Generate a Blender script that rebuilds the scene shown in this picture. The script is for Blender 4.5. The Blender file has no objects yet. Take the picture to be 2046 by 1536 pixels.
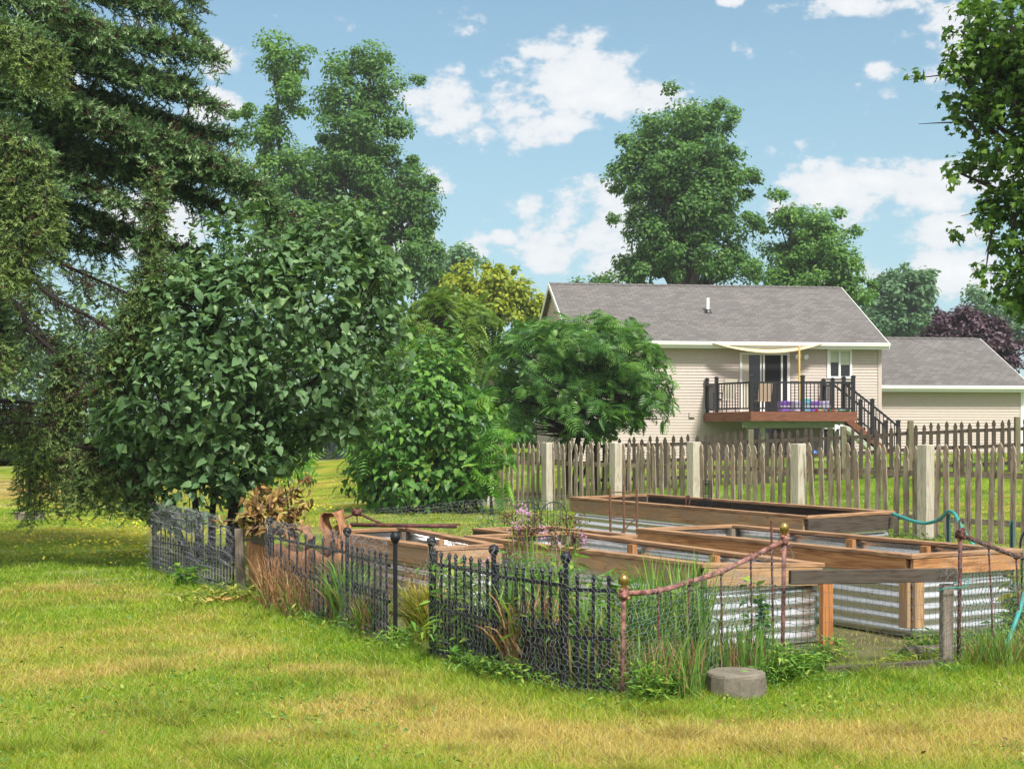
import bpy, bmesh, math, random
import numpy as np
from mathutils import Vector, Matrix, Euler

# ------------------------------------------------------------------ camera
F, HOR, CX, CH = 2842.0, 870.0, 1023.0, 1.59      # focal length (px), horizon row, centre column, eye height (m)
scene = bpy.context.scene
col = scene.collection
cam_d = bpy.data.cameras.new("camera")
cam = bpy.data.objects.new("camera", cam_d)
col.objects.link(cam)
cam.location = (0, 0, CH)
cam.rotation_euler = (math.pi / 2, 0, 0)
cam_d.sensor_width = 36.0
cam_d.lens = F / 2046 * 36.0
cam_d.shift_y = (HOR - 768) / 2046
cam_d.clip_start = 0.1
cam_d.clip_end = 3000
scene.camera = cam

# ------------------------------------------------------------------ light and exposure
SUN_EL, SUN_AZ = math.radians(52), math.radians(156)   # azimuth from +Y towards +X
sun_d = bpy.data.lights.new("sun", 'SUN')
sun = bpy.data.objects.new("sun", sun_d)
col.objects.link(sun)
sun_d.energy = 2.75
sun_d.angle = math.radians(9)
sun_d.color = (1.0, 0.955, 0.88)
sdir = Vector((math.sin(SUN_AZ) * math.cos(SUN_EL), math.cos(SUN_AZ) * math.cos(SUN_EL), math.sin(SUN_EL)))
sun.rotation_euler = sdir.to_track_quat('Z', 'Y').to_euler()
sun.location = (20, -30, 40)
scene.view_settings.view_transform = 'Standard'
scene.view_settings.look = 'None'
scene.view_settings.gamma = 1
scene.view_settings.exposure = 1.36
scene.view_settings.use_curve_mapping = False
scene.cycles.use_denoising = True
scene.cycles.max_bounces = 6
scene.cycles.diffuse_bounces = 3
scene.cycles.glossy_bounces = 3
scene.cycles.transmission_bounces = 4
scene.cycles.transparent_max_bounces = 8

w = bpy.data.worlds.new("World")
scene.world = w
w.use_nodes = True
nt = w.node_tree
nt.nodes.clear()
def WN(t, **k):
    n = nt.nodes.new(t)
    for a, b in k.items(): setattr(n, a, b)
    return n
def wm_(op, a, b=None, c=None, clamp=False):
    n = WN('ShaderNodeMath', operation=op, use_clamp=clamp)
    for i, v in enumerate((a, b, c)):
        if v is None: continue
        if isinstance(v, (int, float)): n.inputs[i].default_value = v
        else: nt.links.new(v, n.inputs[i])
    return n.outputs[0]
sky = WN('ShaderNodeTexSky', sky_type='NISHITA')
sky.sun_disc = False
sky.sun_elevation = SUN_EL
sky.sun_rotation = SUN_AZ
sky.air_density = 1.0
sky.dust_density = 0.6
sky.ozone_density = 1.0
tc = WN('ShaderNodeTexCoord')
sep = WN('ShaderNodeSeparateXYZ')
nt.links.new(tc.outputs['Generated'], sep.inputs[0])
az = wm_('ARCTAN2', sep.outputs[0], sep.outputs[1])
el = wm_('ARCSINE', sep.outputs[2])
cmb = WN('ShaderNodeCombineXYZ')
nt.links.new(az, cmb.inputs[0]); nt.links.new(wm_('MULTIPLY', el, 1.5), cmb.inputs[1])
def wnoise(scale, detail, rough):
    n = WN('ShaderNodeTexNoise', noise_dimensions='3D')
    n.inputs['Scale'].default_value = scale
    n.inputs['Detail'].default_value = detail
    n.inputs['Roughness'].default_value = rough
    nt.links.new(cmb.outputs[0], n.inputs['Vector'])
    return n.outputs['Fac']
CLOUDS = [(1185, 135, 130, 65), (1010, 215, 165, 62), (1265, 190, 95, 45), (1090, 250, 90, 38), (920, 190, 80, 45),
          (1180, 420, 125, 52), (1130, 490, 105, 50), (1230, 530, 90, 30), (940, 497, 62, 28), (1010, 475, 30, 16),
          (1740, 32, 135, 36), (1885, 85, 95, 45), (1975, 140, 85, 48), (1755, 165, 30, 15),
          (1800, 395, 205, 52), (1960, 385, 110, 45), (1900, 478, 95, 33), (1920, 565, 90, 50), (1545, 425, 45, 30),
          (435, 140, 42, 34), (860, 355, 42, 30), (1460, 8, 25, 14), (430, 225, 55, 35), (700, 500, 200, 60), (60, 200, 90, 60),
          (320, 460, 90, 60), (1700, 560, 90, 30)]
acc = None
for px, py, rx, ry in CLOUDS:
    a0, e0 = math.atan((px - CX) / F), math.atan((HOR - py) / F)
    u = wm_('MULTIPLY', wm_('SUBTRACT', az, a0), F / (rx * 1.55))
    v = wm_('MULTIPLY', wm_('SUBTRACT', el, e0), F / (ry * 1.55))
    d2 = wm_('ADD', wm_('MULTIPLY', u, u), wm_('MULTIPLY', v, v))
    g = wm_('MAXIMUM', wm_('SUBTRACT', 1.0, d2), 0.0)
    acc = g if acc is None else wm_('MAXIMUM', acc, g)
nz = wnoise(16, 8, 0.62)
fine = wnoise(60, 5, 0.6)
dens = wm_('ADD', wm_('MULTIPLY', acc, 0.85), wm_('MULTIPLY', wm_('SUBTRACT', nz, 0.5), 3.2))
dens = wm_('ADD', dens, wm_('MULTIPLY', wm_('SUBTRACT', fine, 0.5), 0.9))
# fuller cloud cover added overhead and all round, out of view, for more fill light
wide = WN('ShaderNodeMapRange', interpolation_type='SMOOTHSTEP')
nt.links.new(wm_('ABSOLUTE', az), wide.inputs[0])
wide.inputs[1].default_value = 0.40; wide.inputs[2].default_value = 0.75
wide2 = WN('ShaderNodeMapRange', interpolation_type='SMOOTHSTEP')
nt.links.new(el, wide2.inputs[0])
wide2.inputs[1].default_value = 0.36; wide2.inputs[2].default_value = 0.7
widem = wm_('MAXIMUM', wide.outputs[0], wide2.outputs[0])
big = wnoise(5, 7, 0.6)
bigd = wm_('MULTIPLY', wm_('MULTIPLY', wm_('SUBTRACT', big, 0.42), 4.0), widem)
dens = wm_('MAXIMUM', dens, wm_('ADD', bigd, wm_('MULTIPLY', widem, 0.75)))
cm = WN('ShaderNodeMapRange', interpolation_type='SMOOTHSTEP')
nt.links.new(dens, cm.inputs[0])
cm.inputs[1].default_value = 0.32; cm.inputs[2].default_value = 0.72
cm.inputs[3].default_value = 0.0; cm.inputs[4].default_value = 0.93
shade = WN('ShaderNodeMapRange')
nt.links.new(dens, shade.inputs[0])
shade.inputs[1].default_value = 0.5; shade.inputs[2].default_value = 1.5
ccol = WN('ShaderNodeMix', data_type='RGBA')
nt.links.new(shade.outputs[0], ccol.inputs[0])
ccol.inputs[6].default_value = (6.3, 6.55, 6.85, 1); ccol.inputs[7].default_value = (7.9, 7.85, 7.85, 1)
# pale humid veil near the horizon
veil = WN('ShaderNodeMapRange', interpolation_type='SMOOTHSTEP')
nt.links.new(el, veil.inputs[0])
veil.inputs[1].default_value = -0.02; veil.inputs[2].default_value = 0.42
veil.inputs[3].default_value = 0.75; veil.inputs[4].default_value = 0.18
tintn = WN('ShaderNodeMix', data_type='RGBA', blend_type='MULTIPLY')
tintn.inputs[0].default_value = 1.0
nt.links.new(sky.outputs[0], tintn.inputs[6])
tintn.inputs[7].default_value = (0.72, 1.0, 1.02, 1)
vm = WN('ShaderNodeMix', data_type='RGBA')
nt.links.new(veil.outputs[0], vm.inputs[0]); nt.links.new(tintn.outputs[2], vm.inputs[6])
vm.inputs[7].default_value = (4.1, 5.6, 6.2, 1)
mx = WN('ShaderNodeMix', data_type='RGBA')
nt.links.new(cm.outputs[0], mx.inputs[0]); nt.links.new(vm.outputs[2], mx.inputs[6]); nt.links.new(ccol.outputs[2], mx.inputs[7])
bg = WN('ShaderNodeBackground')
bg.inputs[1].default_value = 0.052
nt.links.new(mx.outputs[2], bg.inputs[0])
wo = WN('ShaderNodeOutputWorld')
nt.links.new(bg.outputs[0], wo.inputs[0])

# ------------------------------------------------------------------ helpers
random.seed(7)
rng = np.random.default_rng(11)
R = math.radians
I4 = Matrix.Identity(4)

def P(px, py, d):
    return Vector(((px - CX) / F * d, d, CH - (py - HOR) / F * d))
def G(px, py):
    d = CH * F / (py - HOR)
    return Vector(((px - CX) / F * d, d, 0))
def vec(*a): return Vector(a)

def smooth(a, b, x):
    t = np.clip((x - a) / (b - a), 0, 1)
    return t * t * (3 - 2 * t)
def terrain(x, y):
    s = (x + 0.43) * 0.83 + (y - 32.3) * 0.559
    z = 0.057 * np.clip(s - 0.3, 0, 17)
    back = np.clip(y - 60, 0, 200) * 0.004
    return z + back * 0
def _hash(ix, iy, seed):
    h = (ix.astype(np.int64) * 374761393 + iy.astype(np.int64) * 668265263 + seed * 1442695041) & 0x7fffffff
    h = ((h ^ (h >> 13)) * 1274126177) & 0x7fffffff
    return ((h ^ (h >> 16)) & 0xffff) / 65535.0
def vnoise(x, y, sc, seed=0):
    x = np.asarray(x, float) * sc; y = np.asarray(y, float) * sc
    ix = np.floor(x); iy = np.floor(y)
    fx = x - ix; fy = y - iy
    fx = fx * fx * (3 - 2 * fx); fy = fy * fy * (3 - 2 * fy)
    a = _hash(ix, iy, seed); b = _hash(ix + 1, iy, seed); c = _hash(ix, iy + 1, seed); d = _hash(ix + 1, iy + 1, seed)
    return (a * (1 - fx) + b * fx) * (1 - fy) + (c * (1 - fx) + d * fx) * fy

def wmat(o):
    m = o.matrix_basis.copy()
    if o.parent:
        return wmat(o.parent) @ o.matrix_parent_inverse @ m
    return m
def tag(o, label=None, cat=None, group=None, kind=None):
    if label: o['label'] = label
    if cat: o['category'] = cat
    if group: o['group'] = group
    if kind: o['kind'] = kind
    return o
def thing(name, label, cat, loc=(0, 0, 0), rz=0, group=None):
    o = bpy.data.objects.new(name, None)
    o.empty_display_size = 0.1
    o.matrix_basis = Matrix.Translation(loc) @ Matrix.Rotation(rz, 4, 'Z')
    col.objects.link(o)
    return tag(o, label, cat, group)
def part(name, me, mat=None, parent=None, M=None):
    o = bpy.data.objects.new(name, me)
    if mat is not None and not me.materials: me.materials.append(mat)
    col.objects.link(o)
    if parent is not None:
        o.parent = parent
        o.matrix_parent_inverse = wmat(parent).inverted()
    if M is not None: o.matrix_basis = M
    return o
def frame(x, z, loc):
    """matrix with local X along x and local Z as near z as can be"""
    x = Vector(x).normalized(); z = Vector(z)
    y = z.cross(x)
    if y.length < 1e-6: y = Vector((0, 1, 0)).cross(x)
    y.normalize(); z = x.cross(y)
    m = Matrix((x, y, z)).transposed().to_4x4()
    m.translation = loc
    return m

class MB:
    def __init__(s): s.v = []; s.f = []
    def add(s, vs, fs):
        b = len(s.v)
        s.v += [tuple(v) for v in vs]
        s.f += [tuple(i + b for i in f) for f in fs]
        return s
    def box(s, x0, x1, y0, y1, z0, z1):
        return s.add([(x0, y0, z0), (x1, y0, z0), (x1, y1, z0), (x0, y1, z0), (x0, y0, z1), (x1, y0, z1), (x1, y1, z1), (x0, y1, z1)],
                     [(3, 2, 1, 0), (4, 5, 6, 7), (0, 1, 5, 4), (1, 2, 6, 5), (2, 3, 7, 6), (3, 0, 4, 7)])
    def beam(s, p0, p1, w, h, up=(0, 0, 1)):
        p0, p1 = Vector(p0), Vector(p1)
        m = frame(p1 - p0, up, p0); L = (p1 - p0).length
        c = [(0, -w / 2, -h / 2), (L, -w / 2, -h / 2), (L, w / 2, -h / 2), (0, w / 2, -h / 2), (0, -w / 2, h / 2), (L, -w / 2, h / 2), (L, w / 2, h / 2), (0, w / 2, h / 2)]
        return s.add([m @ Vector(q) for q in c], [(3, 2, 1, 0), (4, 5, 6, 7), (0, 1, 5, 4), (1, 2, 6, 5), (2, 3, 7, 6), (3, 0, 4, 7)])
    def tube(s, pts, rad, n=6, cap=True):
        pts = [Vector(p) for p in pts]
        if not hasattr(rad, '__len__'): rad = [rad] * len(pts)
        vs, fs = [], []
        ref = Vector((0.31, 0.27, 0.91)).normalized()
        for i, p in enumerate(pts):
            t = (pts[min(i + 1, len(pts) - 1)] - pts[max(i - 1, 0)])
            t = t.normalized() if t.length > 1e-9 else Vector((0, 0, 1))
            a = ref - t * ref.dot(t)
            if a.length < 1e-3: a = Vector((1, 0, 0)) - t * t.x
            a.normalize(); ref = a
            b = t.cross(a)
            for k in range(n):
                an = 2 * math.pi * k / n
                vs.append(p + (a * math.cos(an) + b * math.sin(an)) * rad[i])
        for i in range(len(pts) - 1):
            for k in range(n):
                k2 = (k + 1) % n
                fs.append((i * n + k, i * n + k2, (i + 1) * n + k2, (i + 1) * n + k))
        if cap:
            fs.append(tuple(range(n - 1, -1, -1))); fs.append(tuple((len(pts) - 1) * n + k for k in range(n)))
        return s.add(vs, fs)
    def lathe(s, prof, n=12, c=(0, 0, 0)):
        """prof: list of (r, z)"""
        vs, fs = [], []
        for r, z in prof:
            for k in range(n):
                a = 2 * math.pi * k / n
                vs.append((c[0] + r * math.cos(a), c[1] + r * math.sin(a), c[2] + z))
        for i in range(len(prof) - 1):
            for k in range(n):
                k2 = (k + 1) % n
                fs.append((i * n + k, i * n + k2, (i + 1) * n + k2, (i + 1) * n + k))
        fs.append(tuple(range(n - 1, -1, -1))); fs.append(tuple((len(prof) - 1) * n + k for k in range(n)))
        return s.add(vs, fs)
    def ball(s, c, r, n=10, m=6, sq=1.0):
        prof = [(max(r * math.sin(math.pi * i / m), r * 0.02), -r * sq * math.cos(math.pi * i / m)) for i in range(m + 1)]
        return s.lathe(prof, n, c)
    def prism(s, out, y0, y1):
        """outline of (x, z) points pushed from y0 to y1"""
        n = len(out)
        vs = [(x, y0, z) for x, z in out] + [(x, y1, z) for x, z in out]
        fs = [tuple(range(n)), tuple(range(2 * n - 1, n - 1, -1))] + [(i, i + n, (i + 1) % n + n, (i + 1) % n) for i in range(n)]
        return s.add(vs, fs)
    def mesh(s, name, smooth_=False, fix=True):
        me = bpy.data.meshes.new(name)
        me.from_pydata(s.v, [], s.f)
        if fix:
            bm = bmesh.new(); bm.from_mesh(me); bmesh.ops.recalc_face_normals(bm, faces=bm.faces); bm.to_mesh(me); bm.free()
        if smooth_: me.shade_smooth()
        me.update()
        return me
    def build(s, name, mat, parent=None, M=None, smooth_=False, fix=True):
        return part(name, s.mesh(name, smooth_, fix), mat, parent, M)

def np_mesh(name, V, faces, attr=None, colattr=None, smooth_=False):
    """faces: list of int arrays of shape (n, k)"""
    me = bpy.data.meshes.new(name)
    V = np.ascontiguousarray(V, dtype=np.float32)
    me.vertices.add(len(V)); me.vertices.foreach_set('co', V.ravel())
    loops = np.concatenate([f.ravel() for f in faces]).astype(np.int32)
    tot = np.concatenate([np.full(len(f), f.shape[1]) for f in faces]).astype(np.int32)
    start = np.concatenate([[0], np.cumsum(tot)[:-1]]).astype(np.int32)
    me.loops.add(len(loops)); me.loops.foreach_set('vertex_index', loops)
    me.polygons.add(len(tot)); me.polygons.foreach_set('loop_start', start); me.polygons.foreach_set('loop_total', tot)
    if attr is not None:
        a = me.attributes.new('rnd', 'FLOAT', 'POINT'); a.data.foreach_set('value', np.ascontiguousarray(attr, dtype=np.float32))
    if colattr is not None:
        a = me.attributes.new('tint', 'FLOAT_COLOR', 'POINT'); a.data.foreach_set('color', np.ascontiguousarray(colattr, dtype=np.float32).ravel())
    me.update(calc_edges=True)
    if smooth_: me.shade_smooth()
    return me
def norm(a): return a / np.maximum(np.linalg.norm(a, axis=-1, keepdims=True), 1e-9)
def mats_from(tip, nrm, loc, scale):
    """(N,4,4) matrices: local X along tip, local Z near nrm"""
    z = norm(nrm); x = norm(tip - (tip * z).sum(-1, keepdims=True) * z); y = np.cross(z, x)
    M = np.zeros((len(loc), 4, 4)); s = np.asarray(scale)
    s = s[:, None] if s.ndim == 1 else s
    M[:, :3, 0] = x * s; M[:, :3, 1] = y * s; M[:, :3, 2] = z * s; M[:, :3, 3] = loc; M[:, 3, 3] = 1
    return M
def inst_mesh(name, tv, tf, M, attr, smooth_=False):
    """bake many copies of a template into one mesh"""
    tv = np.asarray(tv, float); n = len(M); k = len(tv)
    V = np.einsum('nij,kj->nki', M[:, :3, :3], tv) + M[:, None, :3, 3]
    byk = {}
    for f in tf: byk.setdefault(len(f), []).append(f)
    faces = []
    off = (np.arange(n) * k)[:, None, None]
    for kk, fl in byk.items():
        faces.append((np.asarray(fl)[None] + off).reshape(-1, kk))
    return np_mesh(name, V.reshape(-1, 3), faces, np.repeat(attr, k), smooth_=smooth_)
def leafset(parent, tv, tf, M, mat, name='leaf', n_obj=300, body='foliage', smooth_=False):
    """the copies nearest the eye become objects of their own, the rest one mesh"""
    n = len(M); rnd = rng.random(n)
    n_obj = min(n_obj, n)
    if n_obj:
        loc = M[:, :3, 3]
        ins = (np.abs((loc[:, 0] / loc[:, 1]) * F) < 1010)
        score = loc[:, 1] + rng.random(n) * 0.35 * (np.ptp(loc[:, 1]) + 0.01) + (~ins) * 100
        order = np.argsort(score)
        one = np.zeros(n, bool); one[order[:n_obj]] = True
        me = bpy.data.meshes.new(name); me.from_pydata([tuple(v) for v in tv], [], [tuple(f) for f in tf]); me.materials.append(mat)
        if smooth_: me.shade_smooth()
        inv = wmat(parent).inverted()
        for i in np.nonzero(one)[0]:
            o = bpy.data.objects.new(name, me); col.objects.link(o); o.parent = parent
            o.matrix_parent_inverse = inv; o.matrix_basis = Matrix(M[i].tolist())
        M = M[~one]; rnd = rnd[~one]
    if len(M):
        o = part(body, inst_mesh(body, tv, tf, M, rnd, smooth_), mat, parent)
        tag(o, kind='stuff')
        return o

def bez(p0, p1, p2, n):
    p0, p1, p2 = Vector(p0), Vector(p1), Vector(p2)
    return [p0 * (1 - t) ** 2 + p1 * 2 * t * (1 - t) + p2 * t * t for t in [i / (n - 1) for i in range(n)]]
def catmull(pts, n=6):
    pts = [Vector(p) for p in pts]; q = [pts[0] * 2 - pts[1]] + pts + [pts[-1] * 2 - pts[-2]]; out = []
    for i in range(1, len(q) - 2):
        a, b, c, d = q[i - 1:i + 3]
        for k in range(n):
            t = k / n
            out.append(0.5 * ((2 * b) + (c - a) * t + (2 * a - 5 * b + 4 * c - d) * t * t + (3 * b - a - 3 * c + d) * t ** 3))
    out.append(pts[-1])
    return out

# ------------------------------------------------------------------ materials
class NT:
    def __init__(s, name):
        s.m = bpy.data.materials.new(name); s.m.use_nodes = True
        s.t = s.m.node_tree; s.t.nodes.clear()
        s.out = s.t.nodes.new('ShaderNodeOutputMaterial')
    def n(s, t, ins=None, **k):
        o = s.t.nodes.new(t)
        for a, b in k.items(): setattr(o, a, b)
        for a, b in (ins or {}).items():
            if isinstance(b, bpy.types.NodeSocket): s.t.links.new(b, o.inputs[a])
            else: o.inputs[a].default_value = b
        return o
    def math(s, op, a, b=0.0, clamp=False):
        return s.n('ShaderNodeMath', {0: a, 1: b}, operation=op, use_clamp=clamp).outputs[0]
    def ramp(s, fac, stops):
        r = s.n('ShaderNodeValToRGB', {0: fac})
        e = r.color_ramp.elements
        while len(e) < len(stops): e.new(0.5)
        for i, (p, c) in enumerate(stops):
            e[i].position = p; e[i].color = (*c, 1) if len(c) == 3 else c
        return r.outputs[0]
    def mix(s, fac, a, b, blend='MIX'):
        m = s.n('ShaderNodeMix', data_type='RGBA', blend_type=blend)
        for i, v in ((0, fac), (6, a), (7, b)):
            if isinstance(v, bpy.types.NodeSocket): s.t.links.new(v, m.inputs[i])
            else: m.inputs[i].default_value = v if not hasattr(v, '__len__') else ((*v, 1) if len(v) == 3 else v)
        return m.outputs[2]
    def noise(s, vecs, scale, detail=4, rough=0.55, dist=0.0):
        return s.n('ShaderNodeTexNoise', {'Vector': vecs, 'Scale': scale, 'Detail': detail, 'Roughness': rough, 'Distortion': dist}).outputs['Fac']
    def co(s, scale=(1, 1, 1), jitter=True):
        c = s.n('ShaderNodeTexCoord').outputs['Object']
        if jitter:
            r = s.n('ShaderNodeObjectInfo').outputs['Random']
            k = s.n('ShaderNodeCombineXYZ', {0: s.math('MULTIPLY', r, 37.0), 1: s.math('MULTIPLY', r, 91.0), 2: s.math('MULTIPLY', r, 53.0)})
            c = s.n('ShaderNodeVectorMath', {0: c, 1: k.outputs[0]}, operation='ADD').outputs[0]
        return s.n('ShaderNodeMapping', {'Vector': c, 'Scale': scale}).outputs[0]
    def bump(s, h, strength=0.3, dist=0.01):
        return s.n('ShaderNodeBump', {'Height': h, 'Strength': strength, 'Distance': dist}).outputs[0]
    def princ(s, color, rough=0.7, metal=0.0, normal=None, spec=0.4):
        p = s.n('ShaderNodeBsdfPrincipled', {'Base Color': color if isinstance(color, bpy.types.NodeSocket) else (*color, 1), 'Roughness': rough, 'Metallic': metal, 'Specular IOR Level': spec})
        if normal is not None: s.t.links.new(normal, p.inputs['Normal'])
        return p
    def done(s, shader):
        s.t.links.new(shader.outputs[0], s.out.inputs[0])
        return s.m

def m_leaf(name, stops, trans=0.3, rough=0.5, spec=0.3, tcol=1.5):
    t = NT(name)
    a = t.n('ShaderNodeAttribute', attribute_name='rnd').outputs['Fac']
    r = t.n('ShaderNodeObjectInfo').outputs['Random']
    f = t.math('FRACT', t.math('ADD', a, r))
    c = t.ramp(f, stops)
    p = t.princ(c, rough, spec=spec)
    tr = t.n('ShaderNodeBsdfTranslucent', {'Color': t.mix(1.0, c, (tcol, tcol * 1.0, tcol * 0.55), 'MULTIPLY')})
    mx = t.n('ShaderNodeMixShader', {0: trans, 1: p.outputs[0], 2: tr.outputs[0]})
    return t.done(mx)
def m_noise(name, c1, c2, scale=6, rough=0.75, metal=0.0, bump=0.2, bdist=0.004, stretch=(1, 1, 1), detail=6, lo=0.3, hi=0.7, spec=0.35, fine=60):
    t = NT(name)
    v = t.co(stretch)
    n = t.noise(v, scale, detail, 0.6)
    n2 = t.noise(v, fine, 4, 0.6)
    c = t.ramp(n, [(lo, c1), (hi, c2)])
    c = t.mix(0.25, c, t.ramp(n2, [(0.3, tuple(x * 0.45 for x in c1)), (0.7, tuple(min(1, x * 1.3) for x in c2))]))
    nn = t.bump(t.math('ADD', n, t.math('MULTIPLY', n2, 0.6)), bump, bdist) if bump else None
    return t.done(t.princ(c, rough, metal, nn, spec))
def m_wood(name, dark, mid, light, knots=True, gscale=1.0, grey=None, rough=0.7):
    """grain runs along local X"""
    t = NT(name)
    v = t.co((0.55 * gscale, 7 * gscale, 7 * gscale))
    warp = t.noise(v, 1.2, 3, 0.5, 0.4)
    rings = t.math('FRACT', t.math('MULTIPLY', warp, 9.0))
    rings = t.math('ABSOLUTE', t.math('SUBTRACT', t.math('MULTIPLY', rings, 2.0), 1.0))
    v2 = t.co((2.0, 55, 55))
    fib = t.noise(v2, 1.5, 5, 0.65)
    c = t.ramp(rings, [(0.0, dark), (0.35, mid), (0.9, light)])
    c = t.mix(0.45, c, t.ramp(fib, [(0.3, dark), (0.65, light)]))
    big = t.noise(t.co((0.8, 2, 2)), 2.6, 6, 0.7)
    c = t.mix(t.math('MULTIPLY', t.math('SUBTRACT', big, 0.45, True), 2.0, True), c, t.mix(1.0, c, (0.55, 0.5, 0.46), 'MULTIPLY'))
    if grey is not None:
        g = t.noise(t.co((1.2, 5, 5)), 3.0, 5, 0.65)
        c = t.mix(t.ramp(g, [(0.42, (0, 0, 0)), (0.62, (1, 1, 1))]), c, grey)
    if knots:
        vo = t.n('ShaderNodeTexVoronoi', {'Vector': t.co((1.6, 5, 5)), 'Scale': 1.0, 'Randomness': 1.0}).outputs['Distance']
        c = t.mix(t.ramp(vo, [(0.05, (1, 1, 1)), (0.12, (0, 0, 0))]), c, tuple(x * 0.35 for x in dark))
    return t.done(t.princ(c, rough, 0, t.bump(t.math('ADD', fib, t.math('MULTIPLY', rings, 0.4)), 0.35, 0.003), 0.3))
def m_plain(name, c, rough=0.5, metal=0.0, var=0.12, spec=0.4):
    return m_noise(name, tuple(x * (1 - var) for x in c), tuple(min(1, x * (1 + var)) for x in c), 5, rough, metal, 0.05, 0.002, spec=spec)

MAT = {}
MAT['black_iron'] = m_noise('black_iron', (0.004, 0.005, 0.008), (0.012, 0.015, 0.021), 20, 0.5, 0.0, 0.2, 0.001, spec=0.3)
MAT['iron_wire'] = m_noise('galvanised_wire', (0.20, 0.21, 0.235), (0.40, 0.41, 0.44), 8, 0.5, 0.3, 0.0)
MAT['dark_wire'] = m_noise('dark_wire', (0.05, 0.055, 0.06), (0.16, 0.16, 0.17), 8, 0.5, 0.3, 0.0)
MAT['pink_rust'] = m_noise('flaking_pink_paint', (0.05, 0.018, 0.014), (0.33, 0.15, 0.125), 16, 0.7, 0.0, 0.5, 0.003, lo=0.40, hi=0.60)
MAT['dark_rust'] = m_noise('rusty_dark_iron', (0.02, 0.012, 0.012), (0.17, 0.06, 0.045), 16, 0.7, 0.0, 0.5, 0.003, lo=0.38, hi=0.66)
MAT['rust'] = m_noise('brown_rust', (0.06, 0.03, 0.018), (0.19, 0.1, 0.06), 25, 0.85, 0.0, 0.3, 0.002)
MAT['brass'] = m_noise('tarnished_brass', (0.16, 0.10, 0.03), (0.55, 0.38, 0.12), 12, 0.35, 0.9, 0.2, 0.002)
MAT['cedar'] = m_wood('cedar_board', (0.17, 0.068, 0.025), (0.38, 0.175, 0.065), (0.52, 0.275, 0.115))
MAT['cedar_pale'] = m_wood('pale_cedar_board', (0.20, 0.095, 0.038), (0.41, 0.235, 0.105), (0.54, 0.34, 0.17), grey=(0.32, 0.225, 0.145))
MAT['cedar_cap'] = m_wood('cap_board', (0.12, 0.055, 0.025), (0.28, 0.145, 0.068), (0.44, 0.27, 0.15), knots=False)
MAT['orange_post'] = m_wood('orange_post', (0.20, 0.075, 0.02), (0.40, 0.16, 0.05), (0.5, 0.22, 0.075), knots=True)
MAT['dark_plank'] = m_wood('dark_weathered_plank', (0.022, 0.015, 0.011), (0.05, 0.036, 0.027), (0.095, 0.072, 0.056), knots=False, grey=(0.075, 0.063, 0.053))
MAT['grey_post'] = m_wood('grey_post', (0.075, 0.058, 0.043), (0.15, 0.12, 0.092), (0.24, 0.205, 0.165), knots=False)
MAT['picket'] = m_wood('weathered_picket', (0.08, 0.050, 0.030), (0.21, 0.145, 0.095), (0.40, 0.315, 0.235), knots=False, grey=(0.36, 0.30, 0.24))
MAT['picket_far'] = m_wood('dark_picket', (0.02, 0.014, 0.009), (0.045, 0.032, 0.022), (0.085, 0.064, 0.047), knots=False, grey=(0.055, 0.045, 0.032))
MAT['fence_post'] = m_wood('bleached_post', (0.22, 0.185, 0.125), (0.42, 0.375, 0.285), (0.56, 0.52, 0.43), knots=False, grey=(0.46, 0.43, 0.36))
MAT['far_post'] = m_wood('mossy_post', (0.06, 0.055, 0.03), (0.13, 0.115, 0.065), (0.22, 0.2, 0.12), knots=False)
def m_galv():
    t = NT('galvanised_sheet')
    v = t.n('ShaderNodeTexVoronoi', {'Vector': t.co((1, 1, 1)), 'Scale': 55.0})
    g = t.n('ShaderNodeSeparateColor', {0: v.outputs['Color']}).outputs[0]
    n = t.noise(t.co((0.6, 3, 3)), 3, 5, 0.6)
    c = t.ramp(t.math('ADD', t.math('MULTIPLY', g, 0.35), t.math('MULTIPLY', n, 0.65)), [(0.2, (0.62, 0.64, 0.65)), (0.8, (0.9, 0.91, 0.92))])
    ro = t.math('ADD', t.math('MULTIPLY', n, 0.2), 0.18)
    return t.done(t.n('ShaderNodeBsdfPrincipled', {'Base Color': c, 'Metallic': 0.85, 'Roughness': ro}))
MAT['galv'] = m_galv()
MAT['soil'] = m_noise('dark_soil', (0.012, 0.009, 0.006), (0.05, 0.035, 0.022), 9, 0.95, 0, 0.8, 0.03)
MAT['garden_ground'] = m_noise('weedy_mulch', (0.04, 0.045, 0.016), (0.15, 0.13, 0.06), 3, 0.95, 0, 0.8, 0.03, fine=35)
MAT['concrete'] = m_noise('weathered_concrete', (0.09, 0.078, 0.06), (0.21, 0.185, 0.145), 9, 0.9, 0, 0.5, 0.006, fine=90)
MAT['bark'] = m_noise('bark', (0.025, 0.02, 0.017), (0.085, 0.07, 0.058), 6, 0.95, 0, 0.8, 0.02, stretch=(3, 3, 0.6))
MAT['bark_red'] = m_noise('reddish_bark', (0.045, 0.024, 0.015), (0.19, 0.09, 0.05), 10, 0.9, 0, 0.7, 0.01, stretch=(2, 2, 0.7))
MAT['bark_dark'] = m_noise('dark_bark', (0.010, 0.008, 0.007), (0.035, 0.027, 0.022), 10, 0.95, 0, 0.7, 0.01)
MAT['twig_dry'] = m_noise('dry_twig', (0.11, 0.07, 0.045), (0.24, 0.17, 0.12), 12, 0.9, 0, 0.3, 0.003)
MAT['green_plastic'] = m_plain('green_plastic', (0.012, 0.085, 0.05), 0.5)
MAT['hose'] = m_noise('teal_hose', (0.015, 0.19, 0.17), (0.04, 0.33, 0.29), 6, 0.45, 0, 0.1, 0.002)
MAT['tpost'] = m_plain('green_steel', (0.05, 0.11, 0.11), 0.55)
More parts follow.
